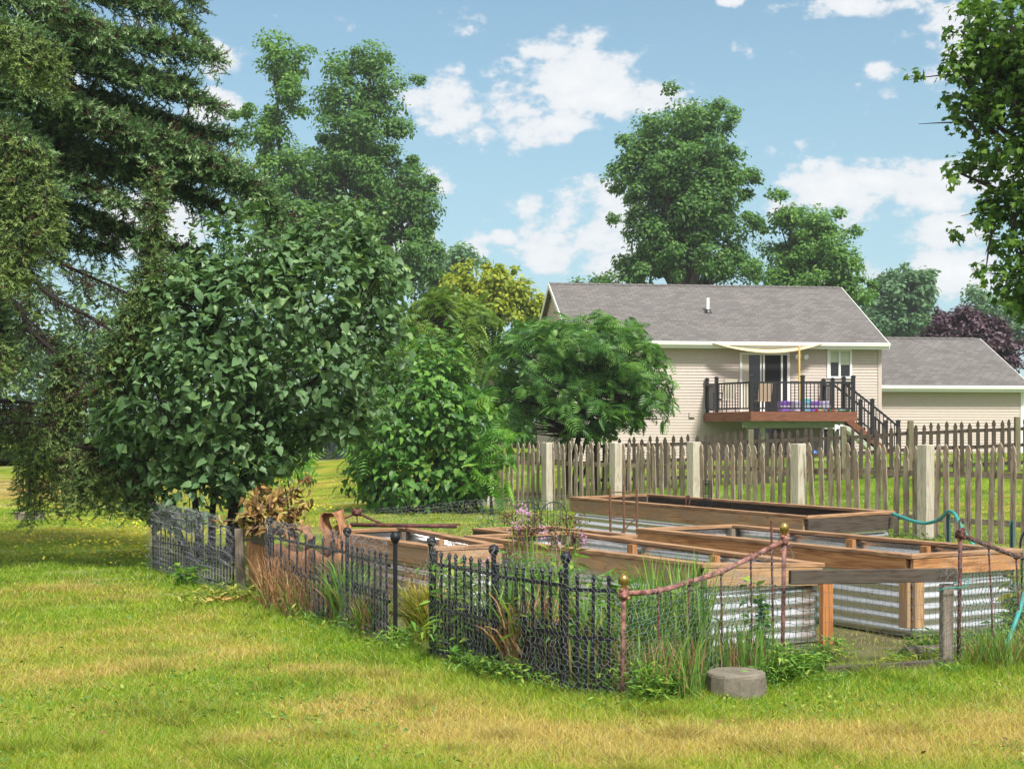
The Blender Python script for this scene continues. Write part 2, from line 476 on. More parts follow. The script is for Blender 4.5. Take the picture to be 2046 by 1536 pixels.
MAT['rust_sheet'] = m_noise('orange_sheet', (0.11, 0.04, 0.022), (0.42, 0.21, 0.095), 7, 0.8, 0, 0.4, 0.01, lo=0.36, hi=0.64, stretch=(2, 2, .5))
# foliage
MAT['lilac'] = m_leaf('lilac_leaf', [(0.0, (0.054, 0.118, 0.044)), (0.5, (0.098, 0.190, 0.074)), (0.9, (0.155, 0.270, 0.108)), (1.0, (0.25, 0.37, 0.15))], 0.3, 0.48, 0.42)
MAT['shrub'] = m_leaf('shrub_leaf', [(0.0, (0.0389, 0.1134, 0.0238)), (0.5, (0.0778, 0.1998, 0.0378)), (1.0, (0.1836, 0.3456, 0.0648))], 0.38, 0.45, 0.4)
MAT['sumac'] = m_leaf('sumac_leaf', [(0.0, (0.0440, 0.1265, 0.0286)), (0.55, (0.0825, 0.2035, 0.0440)), (1.0, (0.1760, 0.3300, 0.0770))], 0.4, 0.45, 0.4)
MAT['sumac_left'] = m_leaf('yellowish_sumac_leaf', [(0.0, (0.0714, 0.1428, 0.0265)), (0.55, (0.1326, 0.2295, 0.0428)), (1.0, (0.2346, 0.3366, 0.0714))], 0.42, 0.5, 0.35)
MAT['sumac_young'] = m_leaf('young_sumac_leaf', [(0.0, (0.0585, 0.1690, 0.0286)), (0.6, (0.1170, 0.2860, 0.0390)), (1.0, (0.2210, 0.3900, 0.0520))], 0.38, 0.45, 0.3)
MAT['maple'] = m_leaf('maple_leaf', [(0.0, (0.0460, 0.1265, 0.0276)), (0.5, (0.1012, 0.2242, 0.0460)), (1.0, (0.1955, 0.3450, 0.0805))], 0.42, 0.55)
MAT['maple_dark'] = m_leaf('dark_maple_leaf', [(0.0, (0.0408, 0.1104, 0.0312)), (0.5, (0.0840, 0.1920, 0.0480)), (1.0, (0.1680, 0.3060, 0.0744))], 0.42, 0.55)
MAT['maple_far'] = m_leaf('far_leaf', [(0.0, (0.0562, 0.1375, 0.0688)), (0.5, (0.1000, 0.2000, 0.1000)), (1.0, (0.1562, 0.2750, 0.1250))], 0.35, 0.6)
MAT['maple_near'] = m_leaf('near_maple_leaf', [(0.0, (0.0409, 0.1052, 0.0187)), (0.5, (0.0771, 0.1694, 0.0281)), (1.0, (0.1870, 0.3156, 0.0468))], 0.42, 0.45)
MAT['yellow_tree'] = m_leaf('yellow_green_leaf', [(0.0, (0.15, 0.23, 0.025)), (0.5, (0.27, 0.34, 0.04)), (1.0, (0.42, 0.43, 0.06))], 0.35, 0.55)
MAT['purple'] = m_leaf('purple_leaf', [(0.0, (0.0263, 0.0150, 0.0244)), (0.5, (0.0656, 0.0338, 0.0525)), (1.0, (0.1406, 0.0844, 0.1125))], 0.15, 0.5)
MAT['woods'] = m_leaf('woods_leaf', [(0.0, (0.0310, 0.0745, 0.0342)), (0.5, (0.0776, 0.1552, 0.0621)), (1.0, (0.1863, 0.2950, 0.0931))], 0.3, 0.6)
MAT['blue_spruce'] = m_leaf('blue_spruce_needle', [(0.0, (0.0224, 0.0416, 0.0416)), (1.0, (0.0800, 0.1200, 0.1200))], 0.05, 0.6)
MAT['needle'] = m_leaf('spruce_needle', [(0.0, (0.0480, 0.1080, 0.0408)), (0.5, (0.0936, 0.1800, 0.0660)), (0.85, (0.1620, 0.2640, 0.1020)), (1.0, (0.4080, 0.5400, 0.3240))], 0.22, 0.5)
MAT['needle_hang'] = m_leaf('hanging_needle', [(0.0, (0.0689, 0.1226, 0.0367)), (0.5, (0.1380, 0.2146, 0.0644)), (1.0, (0.2913, 0.3834, 0.1304))], 0.26, 0.5)
MAT['needle_brown'] = m_leaf('brown_needle', [(0.0, (0.0375, 0.0210, 0.0150)), (0.6, (0.0975, 0.0540, 0.0330)), (1.0, (0.0750, 0.0900, 0.0300))], 0.05, 0.8)
MAT['dry_leaf'] = m_leaf('withered_leaf', [(0.0, (0.0810, 0.0459, 0.0243)), (0.4, (0.2160, 0.1283, 0.0473)), (0.75, (0.4320, 0.2700, 0.0945)), (1.0, (0.3780, 0.3915, 0.1215))], 0.25, 0.7)
MAT['blade_yellow'] = m_leaf('yellow_green_blade', [(0.0, (0.1350, 0.1890, 0.0243)), (0.6, (0.2970, 0.3375, 0.0405)), (1.0, (0.4590, 0.3645, 0.1080))], 0.35, 0.5)
MAT['blade_green'] = m_leaf('green_blade', [(0.0, (0.0644, 0.1564, 0.0331)), (0.6, (0.1472, 0.2944, 0.0552)), (1.0, (0.2944, 0.4416, 0.0920))], 0.35, 0.5)
MAT['blade_brown'] = m_leaf('brown_blade', [(0.0, (0.1305, 0.0653, 0.0362)), (0.6, (0.3045, 0.1668, 0.0870)), (1.0, (0.4785, 0.3190, 0.1595))], 0.3, 0.7)
MAT['weed'] = m_leaf('weed_leaf', [(0.0, (0.0552, 0.1380, 0.0258)), (0.6, (0.1288, 0.2760, 0.0442)), (1.0, (0.3128, 0.4232, 0.0644))], 0.35, 0.5)
MAT['weed_yellow'] = m_leaf('yellow_weed_leaf', [(0.0, (0.1680, 0.2040, 0.0360)), (1.0, (0.4320, 0.4320, 0.1080))], 0.35, 0.5)
MAT['petal'] = m_leaf('pink_petal', [(0.0, (0.46, 0.16, 0.44)), (1.0, (0.66, 0.42, 0.66))], 0.3, 0.5)
MAT['petal_yellow'] = m_leaf('yellow_petal', [(0.0, (0.5, 0.45, 0.02)), (1.0, (0.65, 0.6, 0.06))], 0.3, 0.5)
MAT['seedhead'] = m_leaf('brown_seedhead', [(0.0, (0.05, 0.028, 0.02)), (1.0, (0.17, 0.10, 0.06))], 0.1, 0.8)
MAT['seed_stalk'] = m_noise('straw_stalk', (0.26, 0.16, 0.07), (0.45, 0.30, 0.14), 20, 0.8, 0, 0.0)
# ------------------------------------------------------------------ lawn
FRONT = [(-4.30, 16.9), (-2.69, 14.3), (-0.87, 10.6), (-0.575, 10.15), (-0.14, 9.37), (0.33, 8.72), (0.66, 8.58), (1.25, 8.85), (1.9, 9.25), (3.05, 9.75), (4.6, 10.7)]
GARDEN = FRONT + [(6.2, 12.2), (5.0, 16.5), (2.2, 21.2), (0.6, 20.2), (-0.5, 17.6), (-1.8, 15.4), (-2.9, 17.0)]
def in_poly(x, y, poly):
    r = np.zeros(np.shape(x), bool); n = len(poly)
    for i in range(n):
        (x1, y1), (x2, y2) = poly[i], poly[(i + 1) % n]
        c = ((y1 > y) != (y2 > y)) & (x < (x2 - x1) * (y - y1) / (y2 - y1 + 1e-12) + x1)
        r ^= c
    return r
def path_dist(x, y, path):
    best = np.full(np.shape(x), 1e9)
    for (x1, y1), (x2, y2) in zip(path[:-1], path[1:]):
        dx, dy = x2 - x1, y2 - y1
        t = np.clip(((x - x1) * dx + (y - y1) * dy) / (dx * dx + dy * dy), 0, 1)
        best = np.minimum(best, np.hypot(x - x1 - t * dx, y - y1 - t * dy))
    return best
DRY = [(930, 1450, 0.55), (700, 1420, 0.35), (640, 1335, 0.3), (380, 1238, 0.35), (1120, 1490, 0.45), (1350, 1480, 0.4), (1640, 1470, 0.35), (1980, 1450, 0.5), (140, 1170, 0.5),
       (560, 1480, 0.3), (300, 1330, 0.35), (820, 1350, 0.3), (150, 1350, 0.3), (1850, 1500, 0.4), (470, 1300, 0.3), (80, 985, 5.0), (30, 965, 6.0)]
def dryness(x, y):
    n = 0.45 * vnoise(x, y, 0.55, 3) + 0.33 * vnoise(x, y, 1.9, 5) + 0.22 * vnoise(x, y, 6.0, 9)
    d = 0.12 + smooth(0.36, 0.72, n) * 0.5
    for px, py, r in DRY:
        g = G(px, py)
        d = d + 0.7 * np.exp(-(((x - g.x) / r / 1.1) ** 2 + ((y - g.y) / r) ** 2)) * (0.45 + vnoise(x, y, 3.5, 21))
    near = path_dist(x, y, FRONT)
    d = d * smooth(0.15, 1.3, near + 0.35 * vnoise(x, y, 1.3, 8))
    sh = np.exp(-(((x + 5.2) / 2.6) ** 2 + ((y - 17.3) / 2.2) ** 2))
    d = d * (1 - 0.85 * sh)
    d = d * (1 - 0.75 * smooth(24, 34, y) * (x > 0))
    return np.clip(d, 0, 1)
def lawn_tint(x, y, rnd):
    d = dryness(x, y)
    d2 = np.clip(d + (rnd - 0.5) * 1.1, 0, 1)[:, None]
    g1 = np.array([0.125, 0.29, 0.015]); g2 = np.array([0.29, 0.41, 0.03]); st = np.array([0.58, 0.43, 0.19])
    v = vnoise(x, y, 0.9, 31)[:, None] * 0.55 + 0.35 * rnd[:, None]
    c = g1 * (1 - v) + g2 * v
    lo = np.clip(d2 * 2, 0, 1); hi = np.clip(d2 * 2 - 1, 0, 1)
    yel = np.array([0.42, 0.43, 0.06])
    c = c * (1 - lo) + yel * lo
    c = c * (1 - hi) + st * hi
    c = c * (0.55 + 0.85 * rng.random(len(x)))[:, None]
    red = rng.random(len(x)) < 0.05 * np.clip(d * 2, 0, 1)
    c[red] = np.array([0.42, 0.22, 0.09])
    pale = rng.random(len(x)) < 0.05
    c[pale] = np.array([0.50, 0.54, 0.30])
    c = c * np.array([.90, .93, .78])
    return np.concatenate([c, np.ones((len(x), 1))], 1)
def m_tint(name, trans, rough=0.6, soil=False):
    t = NT(name)
    c = t.n('ShaderNodeAttribute', attribute_name='tint').outputs['Color']
    if soil:
        v = t.co((1, 1, 1), False)
        n1 = t.noise(v, 14, 6, 0.7); n2 = t.noise(v, 70, 4, 0.7); n3 = t.noise(v, 1.2, 5, 0.6)
        c = t.mix(t.ramp(n2, [(0.35, (0, 0, 0)), (0.7, (0.75, 0.75, 0.75))]), c, t.mix(1.0, c, (0.42, 0.46, 0.36), 'MULTIPLY'))
        c = t.mix(t.ramp(n3, [(0.4, (0, 0, 0)), (0.62, (0.5, 0.5, 0.5))]), c, t.mix(1.0, c, (1.35, 1.1, 0.9), 'MULTIPLY'))
        return t.done(t.princ(c, 0.9, 0, t.bump(t.math('ADD', n1, n2), 0.9, 0.03), 0.1))
    p = t.princ(c, rough, spec=0.25)
    tr = t.n('ShaderNodeBsdfTranslucent', {'Color': t.mix(1.0, c, (1.3, 1.3, 0.7), 'MULTIPLY')})
    return t.done(t.n('ShaderNodeMixShader', {0: trans, 1: p.outputs[0], 2: tr.outputs[0]}))
xs = np.unique(np.concatenate([np.linspace(-240, -40, 12), np.linspace(-40, 40, 161), np.linspace(40, 240, 12)]))
ys = np.unique(np.concatenate([np.linspace(-60, 4, 9), np.linspace(4, 30, 105), np.linspace(30, 80, 60), np.linspace(80, 420, 12)]))
gx, gy = np.meshgrid(xs, ys)
x_, y_ = gx.ravel(), gy.ravel()
V = np.stack([x_, y_, terrain(x_, y_)], 1)
nx, ny = len(xs), len(ys)
i0 = (np.arange(ny - 1)[:, None] * nx + np.arange(nx - 1)[None]).ravel()
tint = lawn_tint(x_, y_, np.full(len(x_), 0.42)); tint[:, :3] *= 0.72
lawn = part('lawn', np_mesh('lawn', V, [np.stack([i0, i0 + 1, i0 + nx + 1, i0 + nx], 1)], None, tint, True), m_tint('lawn_turf', 0, soil=True))
tag(lawn, 'mown lawn with green and straw coloured patches', kind='structure')
gp = MB(); gp.add([(x, y, 0.006) for x, y in GARDEN], [tuple(range(len(GARDEN)))])
tag(gp.build('garden_ground', MAT['garden_ground']), 'weedy bare ground between the raised beds', kind='structure')

def blades(name, x, y, z, h, wid, tintc, mat, lean=0.45):
    n = len(x); a = rng.random(n) * 2 * np.pi; b = rng.random(n) * 2 * np.pi
    lx = np.cos(b) * h * lean * rng.random(n); ly = np.sin(b) * h * lean * rng.random(n)
    wx = np.cos(a) * wid / 2; wy = np.sin(a) * wid / 2
    V = np.zeros((n, 3, 3))
    V[:, 0] = np.stack([x - wx, y - wy, z - 0.004], 1); V[:, 1] = np.stack([x + wx, y + wy, z - 0.004], 1)
    V[:, 2] = np.stack([x + lx, y + ly, z + h], 1)
    o = np.arange(n)[:, None] * 3
    me = np_mesh(name, V.reshape(-1, 3), [o + np.array([[0, 1, 2]])], None, np.repeat(tintc, 3, 0))
    return part(name, me, mat)
N = 700000
py_ = 958 + (1600 - 958) * rng.random(N) ** 0.85
d_ = CH * F / (py_ - HOR)
px_ = -220 + 2480 * rng.random(N)
x_ = (px_ - CX) / F * d_; y_ = d_ + (rng.random(N) - .5) * 0.3
keep = ~in_poly(x_, y_, GARDEN) | (rng.random(N) < 0.16)
nearfence = (x_ + 0.43) * 0.83 + (y_ - 32.3) * 0.559
keep &= nearfence < 40
x_, y_, d_ = x_[keep], y_[keep], d_[keep]
rn = rng.random(len(x_))
tuft = smooth(0.60, 0.80, 0.6 * vnoise(x_, y_, 3.2, 51) + 0.4 * vnoise(x_, y_, 9.0, 52))
hh = (1 + 1.1 * tuft) * (0.020 + 0.030 * rng.random(len(x_)) ** 1.5) * (0.85 + 0.3 * vnoise(x_, y_, 2.3, 14)) * (1 + 0.9 * np.exp(-(path_dist(x_, y_, FRONT) / 0.3) ** 2))
wd = 0.0042 * np.maximum(1, d_ / 8.5) * (0.7 + 0.6 * rng.random(len(x_)))
tn = lawn_tint(x_, y_, rn); tn[:, :3] *= (1 - .42 * tuft * rng.random(len(x_)))[:, None] * np.array([1 - .0, 1.0, 1.0])[None]
grass = blades('grass', x_, y_, terrain(x_, y_), hh, wd, tn, m_tint('grass_blade', 0.35), 2.2)
tag(grass, 'short lawn grass, green with dry straw patches', 'grass', kind='stuff')

# ------------------------------------------------------------------ wire helpers
def wires(name, A, B, r, mat, parent=None):
    A = np.asarray(A, float); B = np.asarray(B, float); n = len(A)
    t = norm(B - A); ref = np.tile([0.21, 0.13, 0.97], (n, 1)); ref[np.abs(t[:, 2]) > 0.9] = [0.9, 0.4, 0.1]
    a = norm(np.cross(t, ref)); b = np.cross(t, a)
    V = np.zeros((n, 6, 3))
    for k in range(3):
        o = (a * math.cos(k * 2.0944) + b * math.sin(k * 2.0944)) * r
        V[:, k] = A + o; V[:, 3 + k] = B + o
    o = np.arange(n)[:, None] * 6
    F_ = [o + np.array([[k, (k + 1) % 3, (k + 1) % 3 + 3, k + 3]]) for k in range(3)]
    return part(name, np_mesh(name, V.reshape(-1, 3), F_), mat, parent)
def path_eval(path, s):
    """path rows: x, y, zbot, ztop"""
    path = np.asarray(path, float)
    L = np.concatenate([[0], np.cumsum(np.hypot(*(path[1:, :2] - path[:-1, :2]).T))])
    return [np.interp(s, L, path[:, k]) for k in range(4)], L[-1]
def hexnet(name, path, cell, mat, r=0.0011, wob=0.02, seed=0, crumple=0.0, parent=None, drop=0.0):
    _, L = path_eval(path, np.array([0.0]))
    ni = int(L / cell * 2); hmax = max(p[3] - p[2] for p in path); nj = int(hmax / (cell * 0.8)) + 1
    s = np.arange(ni + 1) * cell / 2
    (px, py, zb, zt), _ = path_eval(path, s)
    tx = np.gradient(px); ty = np.gradient(py); l = np.hypot(tx, ty) + 1e-9; nxx, nyy = ty / l, -tx / l
    pts = np.zeros((nj + 1, ni + 1, 3)); up = np.zeros((nj + 1, ni + 1), bool)
    for j in range(nj + 1):
        odd = ((np.arange(ni + 1) + j) % 2) == 1
        t = (j + np.where(odd, 0.2, -0.2)) / nj
        off = wob * (vnoise(s, np.full_like(s, j * .6), 3.0, seed) * 2 - 1) + crumple * (vnoise(s * 4, np.full_like(s, j * .25), 2.2, seed + 4) * 2 - 1) + 0.004 * rng.normal(size=len(s)) * (1 + crumple * 8)
        z = zb + (zt - zb) * t + 0.004 * rng.normal(size=len(s))
        if j > nj - 3: off = off + rng.normal(size=len(s)) * (0.012 + crumple * 0.12)
        ss = 0.006 * rng.normal(size=len(s))
        pts[j] = np.stack([px + nxx * off + tx / l * ss, py + nyy * off + ty / l * ss, z], 1); up[j] = odd
    A = [pts[:, :-1].reshape(-1, 3)]; B = [pts[:, 1:].reshape(-1, 3)]
    m = up[:-1]
    A.append(pts[:-1][m]); B.append(pts[1:][m])
    A = np.concatenate(A); B = np.concatenate(B)
    if drop:
        k = rng.random(len(A)) > drop; A, B = A[k], B[k]
    return wires(name, A, B, r, mat, parent)
def gridnet(name, path, cs, ct, mat, r=0.0014, wob=0.01, seed=0, parent=None, vertical_r=None, nodes=0.0):
    _, L = path_eval(path, np.array([0.0]))
    ni = max(2, int(L / cs)); nj = max(2, int(max(p[3] - p[2] for p in path) / ct))
    s = np.linspace(0, L, ni + 1)
    (px, py, zb, zt), _ = path_eval(path, s)
    pts = np.zeros((nj + 1, ni + 1, 3))
    for j in range(nj + 1):
        t = j / nj; o = wob * (vnoise(s, np.full_like(s, j * .8), 2.5, seed) * 2 - 1)
        pts[j] = np.stack([px + o, py + o * .6, zb + (zt - zb) * t + 0.3 * wob * rng.normal(size=len(s))], 1)
    A = np.concatenate([pts[:, :-1].reshape(-1, 3), pts[:-1].reshape(-1, 3)]); B = np.concatenate([pts[:, 1:].reshape(-1, 3), pts[1:].reshape(-1, 3)])
    o = wires(name, A, B, r, mat, parent)
    if nodes:
        q = pts.reshape(-1, 3)
        tag(wires('knots', q - [0, 0, nodes], q + [0, 0, nodes], nodes * 0.8, mat, o), kind='stuff')
    return o

# ------------------------------------------------------------------ boards and raised beds
def board(name, p0, p1, wid, th, up, mat, parent, bev=0.004):
    """wid along 'up', th across; grain runs along the board"""
    p0, p1 = Vector(p0), Vector(p1); L = (p1 - p0).length
    m = frame(p1 - p0, up, p0)
    mb = MB().box(0, L, -th / 2, th / 2, -wid / 2, wid / 2)
    me = mb.mesh(name)
    if bev:
        bm = bmesh.new(); bm.from_mesh(me)
        bmesh.ops.bevel(bm, geom=list(bm.edges), offset=bev, segments=1, affect='EDGES'); bm.to_mesh(me); bm.free()
    return part(name, me, mat, parent, m)
def corrugated(name, a, b, ztop_a, ztop_b, zbot, mat, parent, amp=0.0095, wl=0.086):
    a, b = Vector((a[0], a[1], 0)), Vector((b[0], b[1], 0)); L = (b - a).length
    m = frame(b - a, (0, 0, 1), a)
    hmax = max(ztop_a, ztop_b) - zbot; nr = int(hmax / wl * 10); nc = 14
    vs, fs = [], []
    for i in range(nr + 1):
        h = zbot + hmax * i / nr
        for k in range(nc + 1):
            t = k / nc; zt = ztop_a + (ztop_b - ztop_a) * t
            z = min(h, zt)
            vs.append((L * t, amp * math.sin(2 * math.pi * h / wl) + 0.004 * math.sin(5.1 * t + a.x * 3), z))
    for i in range(nr):
        for k in range(nc):
            q = i * (nc + 1) + k
            fs.append((q, q + 1, q + nc + 2, q + nc + 1))
    mb = MB().add(vs, fs)
    return part(name, mb.mesh(name, True, False), mat, parent, m)
def raised_bed(label, C, soil, capm, boardm, endm=None, liner=False, mid=0.9, zbot=0.02, postm=None, capw=0.10, bh=0.135):
    """C: NL, NR, FR, FL corners as (x, y, ztop)"""
    C = [Vector(c) for c in C]; n = 4
    base = sum(C, Vector()) / 4
    T = thing('raised_bed', label, 'raised bed', (base.x, base.y, 0))
    outs = []
    for i in range(n):
        a, b = C[i], C[(i + 1) % n]; e = (b - a); e.z = 0; e.normalize()
        o = Vector((e.y, -e.x, 0))
        if o.dot(a - base) < 0: o = -o
        outs.append(o)
    def off(i, k): return C[i] + (outs[i] + outs[i - 1]) * k
    for i in range(n):
        j = (i + 1) % n; a, b = C[i], C[j]; o = outs[i]; e = (b - a).normalized()
        bm_ = endm if (endm is not None and i == 1) else boardm
        # cap: mitred flat board
        m = frame(e, (0, 0, 1), a); mi = m.inverted()
        q = [off(i, 0.022), off(j, 0.022), off(j, 0.022 - capw), off(i, 0.022 - capw)]
        top = [mi @ v for v in q]; bot = [mi @ (v - Vector((0, 0, 0.034))) for v in q]
        g = 0.002
        top[0].x += g; top[3].x += g; bot[0].x += g; bot[3].x += g; top[1].x -= g; top[2].x -= g; bot[1].x -= g; bot[2].x -= g
        mb = MB().add(top + bot, [(0, 1, 2, 3), (7, 6, 5, 4), (0, 4, 5, 1), (1, 5, 6, 2), (2, 6, 7, 3), (3, 7, 4, 0)])
        me = mb.mesh('cap_board'); bm = bmesh.new(); bm.from_mesh(me); bmesh.ops.bevel(bm, geom=list(bm.edges), offset=0.004, segments=1, affect='EDGES'); bm.to_mesh(me); bm.free()
        part('cap_board', me, capm, T, m)
        dz = Vector((0, 0, -0.036 - bh / 2))
        board('side_board', a + e * 0.004 + dz, b - e * 0.044 + dz if i % 2 == 0 else b - e * 0.004 + dz, bh, 0.036, (0, 0, 1), bm_, T)
        ins = -o * 0.036
        corrugated('metal_sheet', a + ins + e * 0.03, b + ins - e * 0.03, a.z - 0.045, b.z - 0.045, zbot, MAT['galv'], T)
        if liner:
            board('liner_board', a + ins * 1.9 + e * .05 + Vector((0, 0, -.16)), b + ins * 1.9 - e * .05 + Vector((0, 0, -.16)), .24, .02, (0, 0, 1), MAT['soil'], T, 0)
        L = (b - a).length; k = max(1, int(L / mid))
        for q in range(1, k):
            p = a + (b - a) * (q / k) + ins * 2.8
            board('inner_post', Vector((p.x, p.y, zbot)), Vector((p.x, p.y, p.z - 0.037)), 0.085, 0.05, e, MAT['cedar'], T, 0)
    for i in range(n):
        p = off(i, -0.085)
        board('corner_post', Vector((p.x, p.y, zbot)), Vector((p.x, p.y, p.z - 0.037)), 0.08, 0.08, outs[i], postm or MAT['grey_post'], T, 0)
    s = [off(i, -0.055) for i in range(n)]
    MB().add([(v.x, v.y, soil + 0.03 * random.random()) for v in s], [(0, 1, 2, 3)]).build('soil', MAT['soil'], T)
    return T
B3 = [(1.26, 14.17, .67), (3.09, 11.0, .67), (4.13, 11.6, .67), (2.30, 14.77, .67)]
bed3 = raised_bed('nearest right raised bed of corrugated metal and orange cedar, behind the low gate', B3, 0.12, MAT['cedar_cap'], MAT['cedar'], mid=0.85)
for o_, q in ((0.0, 0), (0.075, 1)):   # short corner boards hanging at the near corner
    a = Vector((3.09, 11.0, 0)); d1 = Vector((0.866, 0.5, 0)) if q else Vector((-0.5, 0.866, 0))
    p = a + d1 * 0.05 + (Vector((.5, -.866, 0)) if q else Vector((-.866, -.5, 0))) * 0.022
    board('corner_board', p + Vector((0, 0, 0.10)), p + Vector((0, 0, 0.495)), 0.095, 0.036, d1, MAT['cedar_pale'], bed3)
B2 = [(-0.416, 13.14, .67), (1.378, 10.25, .67), (2.36, 10.85, .62), (0.56, 13.75, .67)]
bed2 = raised_bed('long raised bed with empty metal-lined inside, behind the black railings and phlox', B2, 0.10, MAT['cedar_cap'], MAT['cedar_pale'], mid=0.9)
p = Vector((2.385, 10.80, 0)); board('corner_stake', p + Vector((0, 0, 0.0)), p + Vector((0, 0, 0.5)), 0.10, 0.05, (0.866, .5, 0), MAT['orange_post'], bed2)
B4 = [(-1.82, 13.85, .67), (-0.62, 11.77, .67), (-0.10, 12.05, .67), (-1.04, 14.3, .67)]
bed4 = raised_bed('small raised bed with grey metal lining, left of the open gateway post', B4, 0.2, MAT['cedar_cap'], MAT['cedar_pale'], mid=1.2)
B5 = [(-0.45, 16.8, .50), (0.5, 15.15, .50), (1.4, 15.6, .50), (0.45, 17.25, .50)]
bed5 = raised_bed('low raised bed mostly hidden behind the flowering phlox', B5, 0.36, MAT['cedar_cap'], MAT['dark_plank'], mid=1.2)
B1 = [(0.81, 19.3, .76), (3.05, 14.7, .76), (4.2, 15.7, .76), (1.94, 20.3, .76)]
bed1 = raised_bed('farthest raised bed, filled with dark soil, nearest the picket fence', B1, 0.56, MAT['cedar_cap'], MAT['cedar_pale'], endm=MAT['dark_plank'], liner=True, mid=9, bh=0.16)

# ------------------------------------------------------------------ black iron garden fence
def spear_mesh(h, name='picket'):
    mb = MB().box(-.009, .009, -.006, .006, -.02, h - .05)
    mb.lathe([(.009, h - .05), (.014, h - .045), (.011, h - .04), (.016, h - .025), (.001, h)], 6)
    me = mb.mesh(name); me.materials.append(MAT['black_iron']); return me
def iron_panel(label, p0, p1, h, n, posts=(), short=True, hs=None, group=None):
    p0, p1 = Vector(p0), Vector(p1); e = (p1 - p0).normalized(); rz = math.atan2(e.y, e.x)
    T = thing('iron_fence_panel', label, 'fence panel', (p0 + p1) / 2, rz, group)
    for zr in (h - .13, h * .46, 0.06):
        board('rail', p0 + Vector((0, 0, zr)), p1 + Vector((0, 0, zr)), .022, .012, (0, 0, 1), MAT['black_iron'], T, 0)
    tall, low = spear_mesh(h - .03), spear_mesh(h * .46 + .08)
    for i in range(n):
        t = (i + .5) / n
        for me, tt, ok in ((tall, t, True), (low, t + .5 / n, short and i < n - 1)):
            if not ok: continue
            p = p0.lerp(p1, tt)
            part('picket', me, None, T, Matrix.Translation(p) @ Matrix.Rotation(rz, 4, 'Z') @ Matrix.Rotation(random.uniform(-.02, .02), 4, 'Y'))
    for t, hp in posts:
        p = p0.lerp(p1, t)
        q = MB().tube([p + Vector((0, 0, -.02)), p + Vector((0, 0, hp - .05))], .017, 8).build('post', MAT['black_iron'], T, smooth_=False)
        MB().lathe([(.012, hp - .06), (.02, hp - .05), (.034, hp - .025), (.036, hp - .008), (.026, hp + .012), (.006, hp + .022)], 12, p).build('ball_finial', MAT['black_iron'], q, smooth_=True)
    return T
iron_panel('black spear-topped iron fence panel at the far left under the lilac, wrapped in bunched wire', (-4.21, 16.7, 0), (-2.80, 14.45, 0), .78, 15, [(0, .81)])
iron_panel('black spear-topped iron fence panel beside the rusty orange sheet', (-2.30, 13.5, 0), (-1.35, 11.65, 0), .76, 9, [(0, .8), (1, .82)])
iron_panel('black spear-topped iron fence panel just left of the open gap', (-1.33, 11.6, 0), (-.92, 10.72, 0), .74, 7, [])
T = thing('iron_post', 'black iron post with ball finial standing alone at the left of the gap', 'post', (-.87, 10.6, 0))
p = Vector((-.87, 10.6, 0))
MB().tube([p, p + Vector((0, 0, .79))], .017, 8).build('shaft', MAT['black_iron'], T)
MB().lathe([(.012, .78), (.02, .79), (.037, .82), (.039, .838), (.028, .865), (.006, .875)], 14, p).build('ball_finial', MAT['black_iron'], T, smooth_=True)
iron_panel('black spear-topped iron fence panel just right of the open gap', (-.575, 10.15, 0), (-.14, 9.37, 0), .81, 8, [(0, .85)])
iron_panel('black spear-topped iron fence panel between two ball posts in front of the brown daylily', (-.12, 9.34, 0), (.33, 8.72, 0), .80, 8, [(0, .855), (1, .86)])
iron_panel('black iron fence panel with only a few tall pickets, next to the pink bed frame', (.35, 8.70, 0), (.63, 8.6, 0), .78, 3, [])

# galvanised chicken wire wrapped over the fences
def net(name, label, *a, **k):
    o = hexnet(name, *a, **k); return tag(o, label, 'wire netting')
net('chicken_wire', 'bunched grey chicken wire wrapped over the leftmost iron fence panel', [(-4.25, 16.62, 0, .82), (-3.7, 15.75, 0, .80), (-3.3, 15.0, .0, .80), (-2.95, 14.45, 0, .76), (-2.78, 14.2, 0, .62)], .036, MAT['iron_wire'], r=.0010, wob=.05, crumple=.015, seed=3)
net('chicken_wire', 'chicken wire in front of the iron fence panels left of the open gap', [(-2.33, 13.42, 0, .80), (-1.38, 11.57, 0, .80), (-.92, 10.62, 0, .80)], .040, MAT['iron_wire'], r=.0009, wob=.02, crumple=.010, seed=12)
net('chicken_wire', 'chicken wire in front of the iron fence panels right of the open gap', [(-.60, 10.10, 0, .86), (-.16, 9.30, 0, .85), (.32, 8.65, 0, .86), (.66, 8.53, 0, .62)], .042, MAT['iron_wire'], r=.0009, wob=.02, crumple=.010, seed=15)
net('chicken_wire', 'chicken wire hanging under the sloping pink bed rail', [(.68, 8.52, 0, .60), (1.2, 8.88, 0, .72), (1.62, 9.2, 0, .83), (1.86, 9.38, .0, .86)], .044, MAT['iron_wire'], r=.0009, wob=.03, crumple=.02, seed=19)
net('chicken_wire', 'chicken wire at the right end of the gate by the rusty post', [(2.9, 9.62, 0, .70), (3.12, 9.75, 0, .88), (3.6, 10.2, 0, .78), (4.1, 10.7, 0, .72)], .046, MAT['iron_wire'], r=.0008, wob=.03, crumple=.02, seed=22)
net('chicken_wire', 'crumpled chicken wire low fence behind the beds near the shrubs', [(-2.2, 18.2, 0, .62), (-1.2, 18.9, 0, .66), (-.3, 19.6, 0, .72), (.75, 20.0, 0, .75)], .06, MAT['iron_wire'], r=.0016, wob=.05, crumple=.06, seed=29, drop=.1)
o = gridnet('welded_wire', [(4.1, 16.4, 0, .78), (4.9, 14.4, 0, .80), (5.4, 13.0, 0, .78), (6.2, 11.8, 0, .78)], .06, .10, MAT['iron_wire'], r=.0011, wob=.03, seed=5)
tag(o, 'thin welded wire fence between far raised bed and picket fence', 'wire netting')
